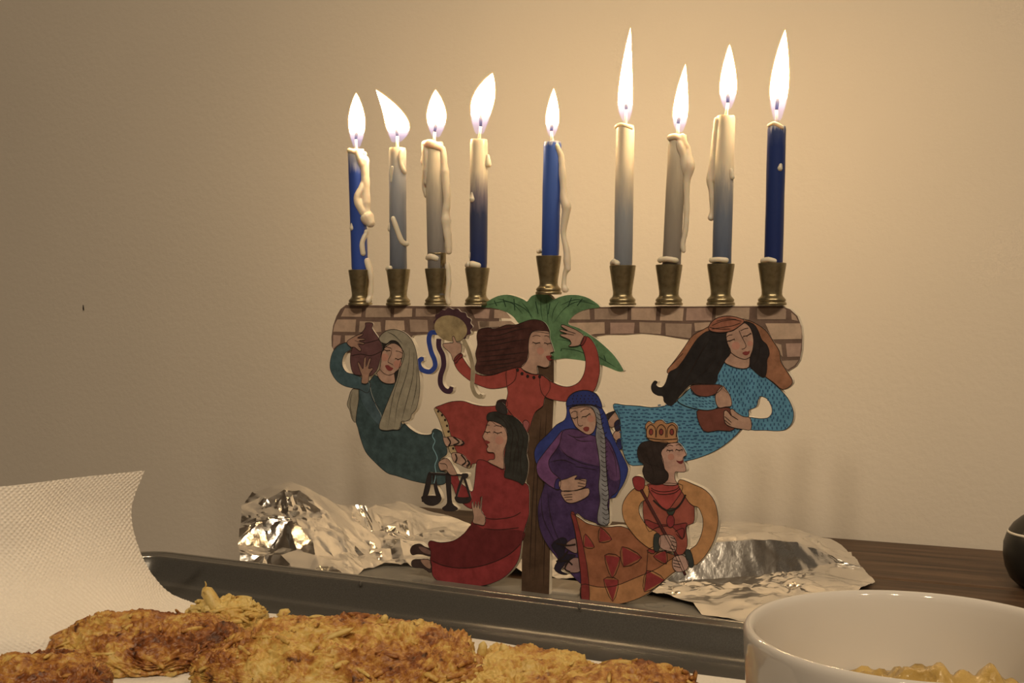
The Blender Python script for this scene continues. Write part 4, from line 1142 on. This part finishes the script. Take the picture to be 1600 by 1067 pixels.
def foil_h(x, y):
    d2 = (ctlP[:, 0] - x) ** 2 + (ctlP[:, 1] - y) ** 2 + 4
    w = d2 ** -1.9
    return float((w * ctlP[:, 2]).sum() / w.sum())
FZ = [669, 674, 681, 690, 703]
def facet(x, y, h):
    '''one broad fold whose smooth face tilts up towards the room'''
    fx = [XZ(1050, 652)[0], XZ(1120, 655)[0], XZ(1200, 677)[0], XZ(1255, 699)[0], XZ(1295, 728)[0]]
    if not fx[0] < x < fx[-1]:
        return h, 1.0
    zb = float(np.interp(x, fx, FZ))
    hb = float(np.interp(x, fx, [3, 2.5, 3.5, 5.4, 5.5]))
    hi = float(np.interp(x, fx, [15, 21.5, 22.5, 19, 8]))
    run = (hi - hb) / math.tan(math.radians(64))
    if y < zb:
        return min(h, hb + 0.5 * h * (zb - y) / 40), 0.8
    if y < zb + run:
        return hb + (y - zb) * (hi - hb) / run, 0.05
    k = min(1.0, (y - zb - run) / 45)
    return hi * (1 - k) + h * k, 0.5
pts2 = []
for i in range(len(foil_out)):
    a, c = np.array(foil_out[i]), np.array(foil_out[(i + 1) % len(foil_out)])
    m = max(1, int(np.linalg.norm(c - a) / 9))
    for k in range(m):
        p = a + (c - a) * k / m + rng.normal(0, 0.8, 2)
        pts2.append(tuple(p))
nbnd = len(pts2)
poly = list(pts2)
for xf in np.linspace(XZ(1050, 652)[0], XZ(1295, 728)[0], 9)[0:9]:
    fx_ = [XZ(1050, 652)[0], XZ(1120, 655)[0], XZ(1200, 677)[0], XZ(1255, 699)[0], XZ(1295, 728)[0]]
    zb_ = float(np.interp(xf, fx_, FZ))
    hb_ = float(np.interp(xf, fx_, [3, 2.5, 3.5, 5.4, 5.5]))
    hi_ = float(np.interp(xf, fx_, [15, 21.5, 22.5, 19, 8]))
    for dy_ in (0, (hi_ - hb_) / math.tan(math.radians(64)) - 0.05):
        pts2.append((float(xf), zb_ + dy_))
cand = 0
grid = {}
while cand < 9000:
    cand += 1
    x, y = rng.uniform(-170, 215), rng.uniform(570, 842)
    dens = noise.noise(Vector((x * 0.022, y * 0.022, 3.3)))
    md = 7.5 + 8.0 * max(0.0, dens + 0.2)
    if not inside((x, y), poly):
        continue
    if 0.0 < facet(x, y, 5)[1] < 0.1:
        continue
    if all((x - q[0]) ** 2 + (y - q[1]) ** 2 > md * md for q in pts2):
        pts2.append((x, y))
vv, _, tri, *_ = geometry.delaunay_2d_cdt([Vector(p) for p in pts2], [(i, (i + 1) % nbnd) for i in range(nbnd)], [], 1, 1e-4)
bm = bmesh.new()
bv = []
for p in vv:
    x, y = p
    h = foil_h(x, y)
    qn = noise.noise(Vector((x * 0.03, y * 0.03, 5.5)))
    amp = (0.35 + 0.05 * min(h, 22)) * max(0.25, 0.8 + 1.4 * qn) * (0.45 if (x > 85 and y > 655) else 1.0)
    h, ak = facet(x, y, h)
    h += amp * ak * (rng.normal(0, 1.0)) + (0.6 if ak > 0.2 else 0)
    bv.append(bm.verts.new((x, y, max(1.35, h))))
for t in tri:
    try:
        bm.faces.new([bv[k] for k in t])
    except ValueError:
        pass
amp = 0.62
for lev in range(3):
    old = set(bm.verts)
    bmesh.ops.subdivide_edges(bm, edges=bm.edges[:], cuts=1, use_grid_fill=True)
    bm.normal_update()
    for v in bm.verts:
        if v not in old:
            q = noise.noise(Vector((v.co.x * 0.03, v.co.y * 0.03, 9.0)))
            ak = facet(v.co.x, v.co.y, 0)[1]
            v.co += v.normal * random.gauss(0, amp * max(0.2, 0.7 + 1.3 * q) * (0.25 if ak < 0.2 else 1))
            v.co.z = max(1.2, v.co.z)
    amp *= 0.42
for v in bm.verts:
    v.co *= MM
foil = bm_obj('foil_sheet', bm, M_FOIL, None, True, angle=math.radians(13))
if sum(p.normal.z for p in foil.data.polygons) < 0:
    foil.data.flip_normals()
tag(foil, 'crumpled shiny aluminium foil spread on the table behind and around the candelabrum', 'foil')

# ---------------------------------------------------------------- baking tray
TA = math.radians(26.2)
tcx, tcy = -219.7, 694.7
tray = empty('baking_tray', (tcx * MM, tcy * MM, 0), -TA)
tag(tray, 'dark grey non-stick baking tray holding the potato pancakes', 'tray')
TL, TW = 400, 280
def rr_in(d, R=26, n=10):
    return round_rect(d, TL - d, -TW + d, -d, max(2, R - d), n)
prof_in = [(2.2, 12.8), (0.6, 13.3), (0, 14.4), (0.5, 15.5), (1.5, 16.0), (3.0, 15.9), (6.0, 15.0), (7.6, 15.2), (8.6, 14.9), (9.6, 13.8), (11.0, 11.6), (13.0, 8.3), (15.0, 5.6), (17.0, 3.9), (19.4, 2.75), (22, 2.2), (25, 2.0), (34, 1.9)]
prof_out = [(2.2, 12.8), (7.5, 12.4), (10.0, 9.5), (12.0, 6.5), (14.0, 3.5), (17, 1.4), (21, 0.6)]
def sweep(prof):
    V, Fc = [], []
    for d, z in prof:
        V += [(x * MM, y * MM, z * MM) for x, y in rr_in(d)]
    m = len(V) // len(prof)
    for k in range(len(prof) - 1):
        for j in range(m):
            j2 = (j + 1) % m
            Fc.append((k * m + j, k * m + j2, (k + 1) * m + j2, (k + 1) * m + j))
    return V, Fc, m
Vi, Fi, m = sweep(prof_in)
Fi.append(tuple(range(len(Vi) - m, len(Vi))))
Vo, Fo, m = sweep(prof_out)
Fo.append(tuple(range(len(Vo) - m, len(Vo))))
base = len(Vi)
body = mesh_obj('tray_pan', Vi + Vo, Fi + [tuple(base + k for k in q)[::-1] for q in Fo], M_TRAY, tray, True, angle=0.9)
for k, (px, py, zz, rr_) in enumerate(((1052, 1016, 9, 1.2), (1031, 998, 16, 1.0), (988, 1027, 7, 1.0), (1000, 995, 16, 0.9), (563, 912, 19, 0.9), (608, 968, 6, 1.1), (905, 948, 17, .8))):
    # little oil drops clinging to the far wall
    d = ray(px, py)
    Zc = None
    dirw = np.array((math.sin(TA), math.cos(TA)))
    origin = np.array((tcx, tcy)) - dirw * (15.5 if zz < 12 else 11.5)
    t = (origin @ dirw) / (d[:2] @ dirw)
    w = np.array((d[0] * t, d[1] * t)) - np.array((tcx, tcy))
    ct, stt = math.cos(TA), math.sin(TA)
    lx, ly = w[0] * ct - w[1] * stt, w[0] * stt + w[1] * ct
    blob('oil_drop', lx, ly, H + d[2] * t, rr_, 0.6, rr_ * 1.7, M_TRAY, body, k)

M_RIM, nt, b = new_mat('highlight_rim')
b.inputs['Base Color'].default_value = (0.42, 0.41, 0.39, 1)  # lighter than the pan: candle highlight along the rim put into the colour
b.inputs['Metallic'].default_value = 0.85
b.inputs['Roughness'].default_value = 0.20
def rim_ring(d0, z0, r_, nn_=10):
    return sweep([(d0 + r_ * math.cos(2 * PI * k / nn_), z0 + r_ * math.sin(2 * PI * k / nn_)) for k in range(nn_ + 1)])[:2]
Vr, Fr = rim_ring(1.9, 14.8, 1.7)
mesh_obj('rolled_rim', Vr, Fr, M_RIM, tray, True)
Vr, Fr = rim_ring(8.2, 14.6, 0.75)
mesh_obj('inner_edge', Vr, Fr, M_RIM, tray, True)

# ---------------------------------------------------------------- paper towel
rows = [[(-140, 764, 540), (0, 760, 556), (120, 746, 580), (226, 735, 600)],
        [(-140, 815, 538), (0, 812, 553), (108, 800, 577), (206, 792, 598)],
        [(-140, 875, 533), (0, 872, 548), (115, 862, 573), (213, 845, 599)],
        [(-140, 935, 522), (10, 935, 536), (140, 925, 566), (240, 900, 602)],
        [(-140, 1000, 505), (40, 995, 516), (190, 976, 552), (285, 936, 606)],
        [(-120, 1072, 488), (100, 1046, 510), (265, 1004, 549), (390, 957, 603)],
        [(-60, 1150, 432), (160, 1110, 459), (360, 1044, 511), (498, 966, 592)],
        [(0, 1290, 358), (250, 1220, 392), (480, 1110, 460), (640, 987, 570)],
        [(200, 1330, 343), (400, 1250, 378), (620, 1130, 447), (780, 1006, 549)],
        [(400, 1380, 324), (560, 1290, 360), (760, 1150, 434), (915, 1033, 523)],
        [(640, 1420, 310), (800, 1320, 347), (1010, 1180, 415), (1190, 1070, 491)]]
G = np.array([[tuple(at_depth(*c)) for c in rw] for rw in rows])
def cr1(P, t):
    n = len(P) - 1
    x = t * n
    i = min(int(x), n - 1)
    f_ = x - i
    p0, p1, p2, p3 = P[max(i - 1, 0)], P[i], P[i + 1], P[min(i + 2, n)]
    return 0.5 * (2 * p1 + (p2 - p0) * f_ + (2 * p0 - 5 * p1 + 4 * p2 - p3) * f_ ** 2 + (3 * p1 - p0 - 3 * p2 + p3) * f_ ** 3)
NU, NV = 280, 600
colsv = np.array([[cr1(G[:, c], j / NV) for c in range(4)] for j in range(NV + 1)])     # NV+1,4,3
S = np.array([[cr1(colsv[j], i / NU) for i in range(NU + 1)] for j in range(NV + 1)])
# arc lengths for the embossing pattern
su = np.concatenate([np.zeros((NV + 1, 1)), np.cumsum(np.linalg.norm(np.diff(S, axis=1), axis=2), axis=1)], axis=1)
sv = np.concatenate([np.zeros((1, NU + 1)), np.cumsum(np.linalg.norm(np.diff(S, axis=0), axis=2), axis=0)], axis=0)
du_ = np.gradient(S, axis=1)
dv_ = np.gradient(S, axis=0)
nn = np.cross(dv_, du_)
nn /= np.linalg.norm(nn, axis=2, keepdims=True) + 1e-9
kk = 2 * PI / 2.5
wu = su + 2.2 * np.sin(sv / 11) + 1.0 * np.sin(su / 17 + 1)
wv_ = sv + 2.6 * np.sin(su / 13 + 0.7) + 1.5 * np.sin(sv / 23)
emb = np.clip(np.sin(kk * wu) * np.sin(kk * wv_ * 0.9), -0.2, 1) * 0.42
S2 = S + nn * emb[..., None]
S2[..., 2] = np.maximum(S2[..., 2], 2.25)
# keep it above the tray's rising edge: nothing below the floor level
me = bpy.data.meshes.new('paper_towel')
nv = (NU + 1) * (NV + 1)
me.vertices.add(nv)
me.vertices.foreach_set('co', (S2.reshape(-1, 3) * MM).ravel())
idx = np.arange(nv).reshape(NV + 1, NU + 1)
quads = np.stack([idx[:-1, :-1], idx[1:, :-1], idx[1:, 1:], idx[:-1, 1:]], axis=-1).reshape(-1, 4)
me.loops.add(quads.size)
me.loops.foreach_set('vertex_index', quads.ravel().astype(np.int32))
me.polygons.add(len(quads))
me.polygons.foreach_set('loop_start', np.arange(0, quads.size, 4, dtype=np.int32))
me.polygons.foreach_set('loop_total', np.full(len(quads), 4, dtype=np.int32))
me.update(calc_edges=True)
me.polygons.foreach_set('use_smooth', np.ones(len(quads), dtype=bool))
me.materials.append(M_TOWEL)
towel = link(bpy.data.objects.new('paper_towel', me))
tag(towel, 'white embossed paper towel curling up at the left end of the tray', 'paper towel')

# ---------------------------------------------------------------- potato pancakes
def latke(px, py, Z, sx, sy, sz, rz, tilt, mat, shred_mats, label, nsh, seed, zmin=2.6, lump=1.0, name='potato_pancake', cat='pancake', group='potato pancakes on the tray'):
    c = at_depth(px, py, Z)
    root = empty(name, c * MM)
    tag(root, label, cat, group)
    bm = bmesh.new()
    bmesh.ops.create_icosphere(bm, subdivisions=7 if sx > 30 else 6, radius=1)
    cz, sz_ = math.cos(rz), math.sin(rz)
    ct, st_ = math.cos(tilt), math.sin(tilt)
    off = Vector((seed * 7.13, seed * 3.7, seed * 1.9))
    surf = []
    for v in bm.verts:
        n0 = v.co.copy()
        # superellipsoid: flat top, ragged outline
        f_ = 1 + 0.16 * lump * noise.noise(Vector((n0.x * 1.7, n0.y * 1.7, seed)))
        zz = math.copysign(abs(n0.z) ** 0.7, n0.z)
        p = Vector((n0.x * sx * f_, n0.y * sy * f_, zz * sz))
        th = 3.0 * noise.noise(p * 0.035 + off)
        cs_, ss_ = math.cos(th), math.sin(th)
        ax_, ay_ = p.x * cs_ + p.y * ss_, -p.x * ss_ + p.y * cs_
        d = 2.4 * noise.noise(p * 0.105 + off)
        d += 1.7 * (0.5 - 2 * abs(noise.noise(Vector((ax_ * 0.07, ay_ * 0.26, p.z * 0.24)) + off)))
        d += 1.2 * (0.5 - 2 * abs(noise.noise(Vector((ay_ * 0.14, ax_ * 0.46, p.z * 0.42)) + off * 2)))
        d += 0.7 * noise.noise(p * 0.75 + off) + 0.4 * noise.noise(p * 1.7 + off)
        nrm = Vector((n0.x / sx, n0.y / sy, n0.z / sz)).normalized()
        p += nrm * d * lump
        y, z = p.y * ct - p.z * st_, p.y * st_ + p.z * ct
        p = Vector((p.x * cz - y * sz_, p.x * sz_ + y * cz, z))
        p.z = max(p.z, zmin - c.z)
        v.co = p * MM
        if n0.z > -0.35:
            surf.append((p, nrm))
    bm_obj('crust', bm, mat, root, True)
    # shreds of potato lying over and sticking out of the crust
    groups = {}
    rs = random.Random(seed)
    for k in range(nsh):
        p, nr = rs.choice(surf)
        L = rs.uniform(5, 13)
        a = rs.uniform(0, 2 * PI)
        t = Vector((math.cos(a), math.sin(a), rs.uniform(-0.25, 0.3)))
        t = (t - nr * t.dot(nr) * rs.uniform(0.7, 1.0)).normalized()
        side = t.cross(nr)
        cv = rs.uniform(-0.3, 0.3)
        pts, rad = [], []
        R = rs.uniform(0.7, 1.35)
        for q in range(6):
            s = q / 5 - 0.5
            pp = p + t * L * s + side * cv * L * (s * s - 0.1) + nr * (-0.35 - 1.6 * s * s * rs.uniform(.4, 1.2))
            pp.z = max(pp.z, zmin - c.z)
            pts.append(pp * MM)
            rad.append(R * (1 - 1.9 * s * s * 0.8) * MM)
        mi = rs.choice(shred_mats)
        Vv, Ff_ = groups.setdefault(mi.name, (mi, [], []))[1:]
        tv, tf = tube(pts, rad, 6, True, len(Vv))
        Vv.extend(tv)
        Ff_.extend(tf)
    for nm, (mi, Vv, Ff_) in groups.items():
        o = mesh_obj('potato_shreds', Vv, Ff_, mi, root, True)
        o['kind'] = 'stuff'
    return root, c

GR = [M_SHRED_Y, M_SHRED_G, M_SHRED_G, M_SHRED_B]
rB, cB = latke(225, 1008, 520, 40, 25, 9.5, 0.10, 0.22, M_LATKE_B, [M_SHRED_G, M_SHRED_B, M_SHRED_B], 'reddish brown potato pancake lying in front of the raised paper towel', 60, 11)
rK, cK = latke(352, 966, 556, 19, 11, 7, -0.1, 0.25, M_LATKE_Y, [M_SHRED_Y], 'pale yellow loose clump of potato with one shred sticking straight up', 55, 23, lump=1.2, name='potato_clump', cat='potato clump')
rC, cC = latke(535, 1040, 482, 60, 33, 12, -0.10, 0.20, M_LATKE_G, GR, 'largest golden potato pancake in the middle of the foreground', 90, 31)
rD, cD = latke(822, 1083, 470, 33, 30, 12, -0.15, 0.16, M_LATKE_P, [M_SHRED_Y, M_SHRED_G, M_SHRED_Y], 'golden yellow potato pancake just right of the largest one', 40, 47)
rE, cE = latke(985, 1097, 456, 27, 23, 12, 0, 0.16, M_LATKE_B, [M_SHRED_G, M_SHRED_B], 'crisp orange brown potato pancake nearest the white bowl', 36, 53)
rA, cA = latke(45, 1080, 462, 32, 24, 11, 0, 0.12, M_LATKE_B, [M_SHRED_G, M_SHRED_B], 'brown potato pancake in the bottom left corner of the picture', 30, 61)
# shreds that stand up out of the pancakes
def shred(root, c, pix, rad, mat, name='potato_shred'):
    pts = [(at_depth(*p) - c) * MM for p in cat_open(pix, 4)]
    n = len(pts)
    rr_ = [rad * MM * (0.75 + 0.3 * math.sin(PI * k / (n - 1)) + 0.12 * noise.noise(Vector((k * 0.7, rad, c.x)))) * (1 if k < n - 2 else (0.7 if k < n - 1 else 0.25)) for k in range(n)]
    V_, F_ = tube(pts, rr_, 9)
    mesh_obj(name, V_, F_, mat, root, True)
shred(rK, cK, [(350, 975, 552), (338, 950, 554), (328, 932, 556), (318, 918, 557)], 3.2, M_SHRED_Y)
shred(rK, cK, [(318, 921, 557), (322, 914, 557), (320, 908, 557)], 0.35, M_SHRED_Y)
shred(rB, cB, [(215, 963, 535), (240, 961, 536), (256, 957, 536)], 0.9, M_SHRED_B)
shred(rB, cB, [(180, 1058, 499), (190, 1045, 500), (200, 1030, 500)], 1.6, M_SHRED_G)
shred(rC, cC, [(660, 985, 500), (655, 975, 500), (662, 969, 500)], 1.8, M_SHRED_G)
shred(rC, cC, [(704, 1003, 492), (705, 993, 492), (706, 986, 492)], 1.4, M_SHRED_G)
shred(rC, cC, [(505, 1000, 480), (530, 990, 481), (552, 982, 482)], 1.2, M_SHRED_Y)
shred(rC, cC, [(590, 975, 500), (600, 968, 500), (596, 963, 500)], 2.0, M_SHRED_G)
shred(rD, cD, [(750, 1042, 482), (753, 1018, 482), (756, 1002, 482)], 1.9, M_SHRED_G)
shred(rD, cD, [(791, 1045, 482), (789, 1022, 482), (786, 1006, 482)], 2.2, M_SHRED_Y)
shred(rE, cE, [(1084, 1066, 458), (1086, 1056, 458), (1087, 1047, 458)], 0.9, M_SHRED_B)
# crumb by the tray wall
cr = at_depth(443, 958, 590)
bm = bmesh.new()
bmesh.ops.create_icosphere(bm, subdivisions=3, radius=1)
for v in bm.verts:
    k = 1 + 0.45 * noise.noise(v.co * 1.3 + Vector((4, 1, 0)))
    v.co = Vector((v.co.x * 3.2 * k, v.co.y * 2.2 * k, v.co.z * 2.0 * k + v.co.x * 0.8)) * MM
crumb = bm_obj('potato_crumb', bm, M_SHRED_Y, None, True)
crumb.location = cr * MM
tag(crumb, 'small stray potato crumb lying against the far tray wall', 'crumb')

# ---------------------------------------------------------------- bowl and apple sauce
BX, BZ = 115.2, 333.2
bowl_prof = [(0, 2.5), (27, 2.5), (28, 0.2), (31, 0.2), (34, 2.5), (40, 8), (44.5, 18), (46.6, 32), (47.9, 50), (48.7, 64), (48.75, 66.6), (48.3, 68.0), (47.4, 68.6), (46.5, 68.3), (45.6, 67.2), (45.1, 65), (44.3, 50), (43.0, 34), (40.5, 20), (34, 10), (20, 6.5), (0, 6.2)]
V, Fc = lathe(bowl_prof, 96)
bowl = mesh_obj('bowl', V, Fc, M_PORC, None, True)
bowl.location = (BX * MM, BZ * MM, 0)
tag(bowl, 'white glazed porcelain bowl of apple sauce at the lower right', 'bowl')
mod = bowl.modifiers.new('Subsurf', 'SUBSURF')
mod.levels = mod.render_levels = 1
bm = bmesh.new()
R = 43.3
nr_, ns_ = 46, 120
prev = None
top = []
for i in range(nr_ + 1):
    q = i / nr_
    ring = []
    for j in range(ns_ if i else 1):
        a = 2 * PI * j / ns_
        x, y = R * q * math.cos(a), R * q * math.sin(a)
        h = 44.0 + 3.4 * noise.noise(Vector((x * 0.06, y * 0.06, 2.0))) + 5.0 * abs(noise.noise(Vector((x * 0.13, y * 0.13, 5.0)))) + 1.3 * noise.noise(Vector((x * 0.4, y * 0.4, 1.0)))
        h += 8.5 * math.exp(-((x - 11) ** 2 + (y - 17) ** 2) / 60) + 6.5 * math.exp(-((x - 27) ** 2 + (y - 15) ** 2) / 50) + 1.5 * math.exp(-((x + 3) ** 2 + (y - 20) ** 2) / 60)
        if q > 0.9:
            h = h * (1 - (q - 0.9) * 10) + 43.5 * (q - 0.9) * 10
        ring.append(bm.verts.new((x * MM, y * MM, h * MM)))
    top.append(ring)
for i in range(nr_):
    for j in range(ns_):
        j2 = (j + 1) % ns_
        if i == 0:
            bm.faces.new((top[0][0], top[1][j], top[1][j2]))
        else:
            bm.faces.new((top[i][j], top[i + 1][j], top[i + 1][j2], top[i][j2]))
low = [bm.verts.new((38.5 * MM * math.cos(2 * PI * j / ns_), 38.5 * MM * math.sin(2 * PI * j / ns_), 21 * MM)) for j in range(ns_)]
for j in range(ns_):
    j2 = (j + 1) % ns_
    bm.faces.new((top[nr_][j], low[j], low[j2], top[nr_][j2]))
bm.faces.new(low[::-1])
sauce = bm_obj('apple_sauce', bm, M_SAUCE, None, True)
sauce.location = (BX * MM, BZ * MM, 0)
tag(sauce, 'lumpy golden apple sauce inside the white bowl', 'sauce')

# ---------------------------------------------------------------- black rounded jar at the right edge
jc = at_depth(1632, 858, 664)
jar = empty('black_jar', (jc.x * MM, jc.y * MM, 0))
tag(jar, 'small rounded black jar cut off by the right edge of the picture', 'jar')
zc = jc.z
V, Fc = lathe([(0, 0.1), (10, 0.1), (14, 1.2), (18, 5), (20.6, 11), (21.8, 18), (21.6, 25), (19.6, 31), (16.4, 36), (12, 40), (9, 41.5), (8.5, 43), (0, 43)], 48)
jb = mesh_obj('jar_body', V, Fc, M_BLACK, jar, True)
V, Fc = lathe([(0, 42.5), (8.8, 42.5), (9.2, 43.5), (9.2, 47), (8, 48), (0, 48)], 40)
mesh_obj('jar_lid', V, Fc, M_GREYRIM, jar, True)
V, Fc = lathe([(19.4, 30.6), (19.85, 30.7), (19.3, 31.9), (18.9, 31.8), (19.4, 30.6)], 48)
mesh_obj('jar_stripe', V, Fc, M_PALE, jar, True)
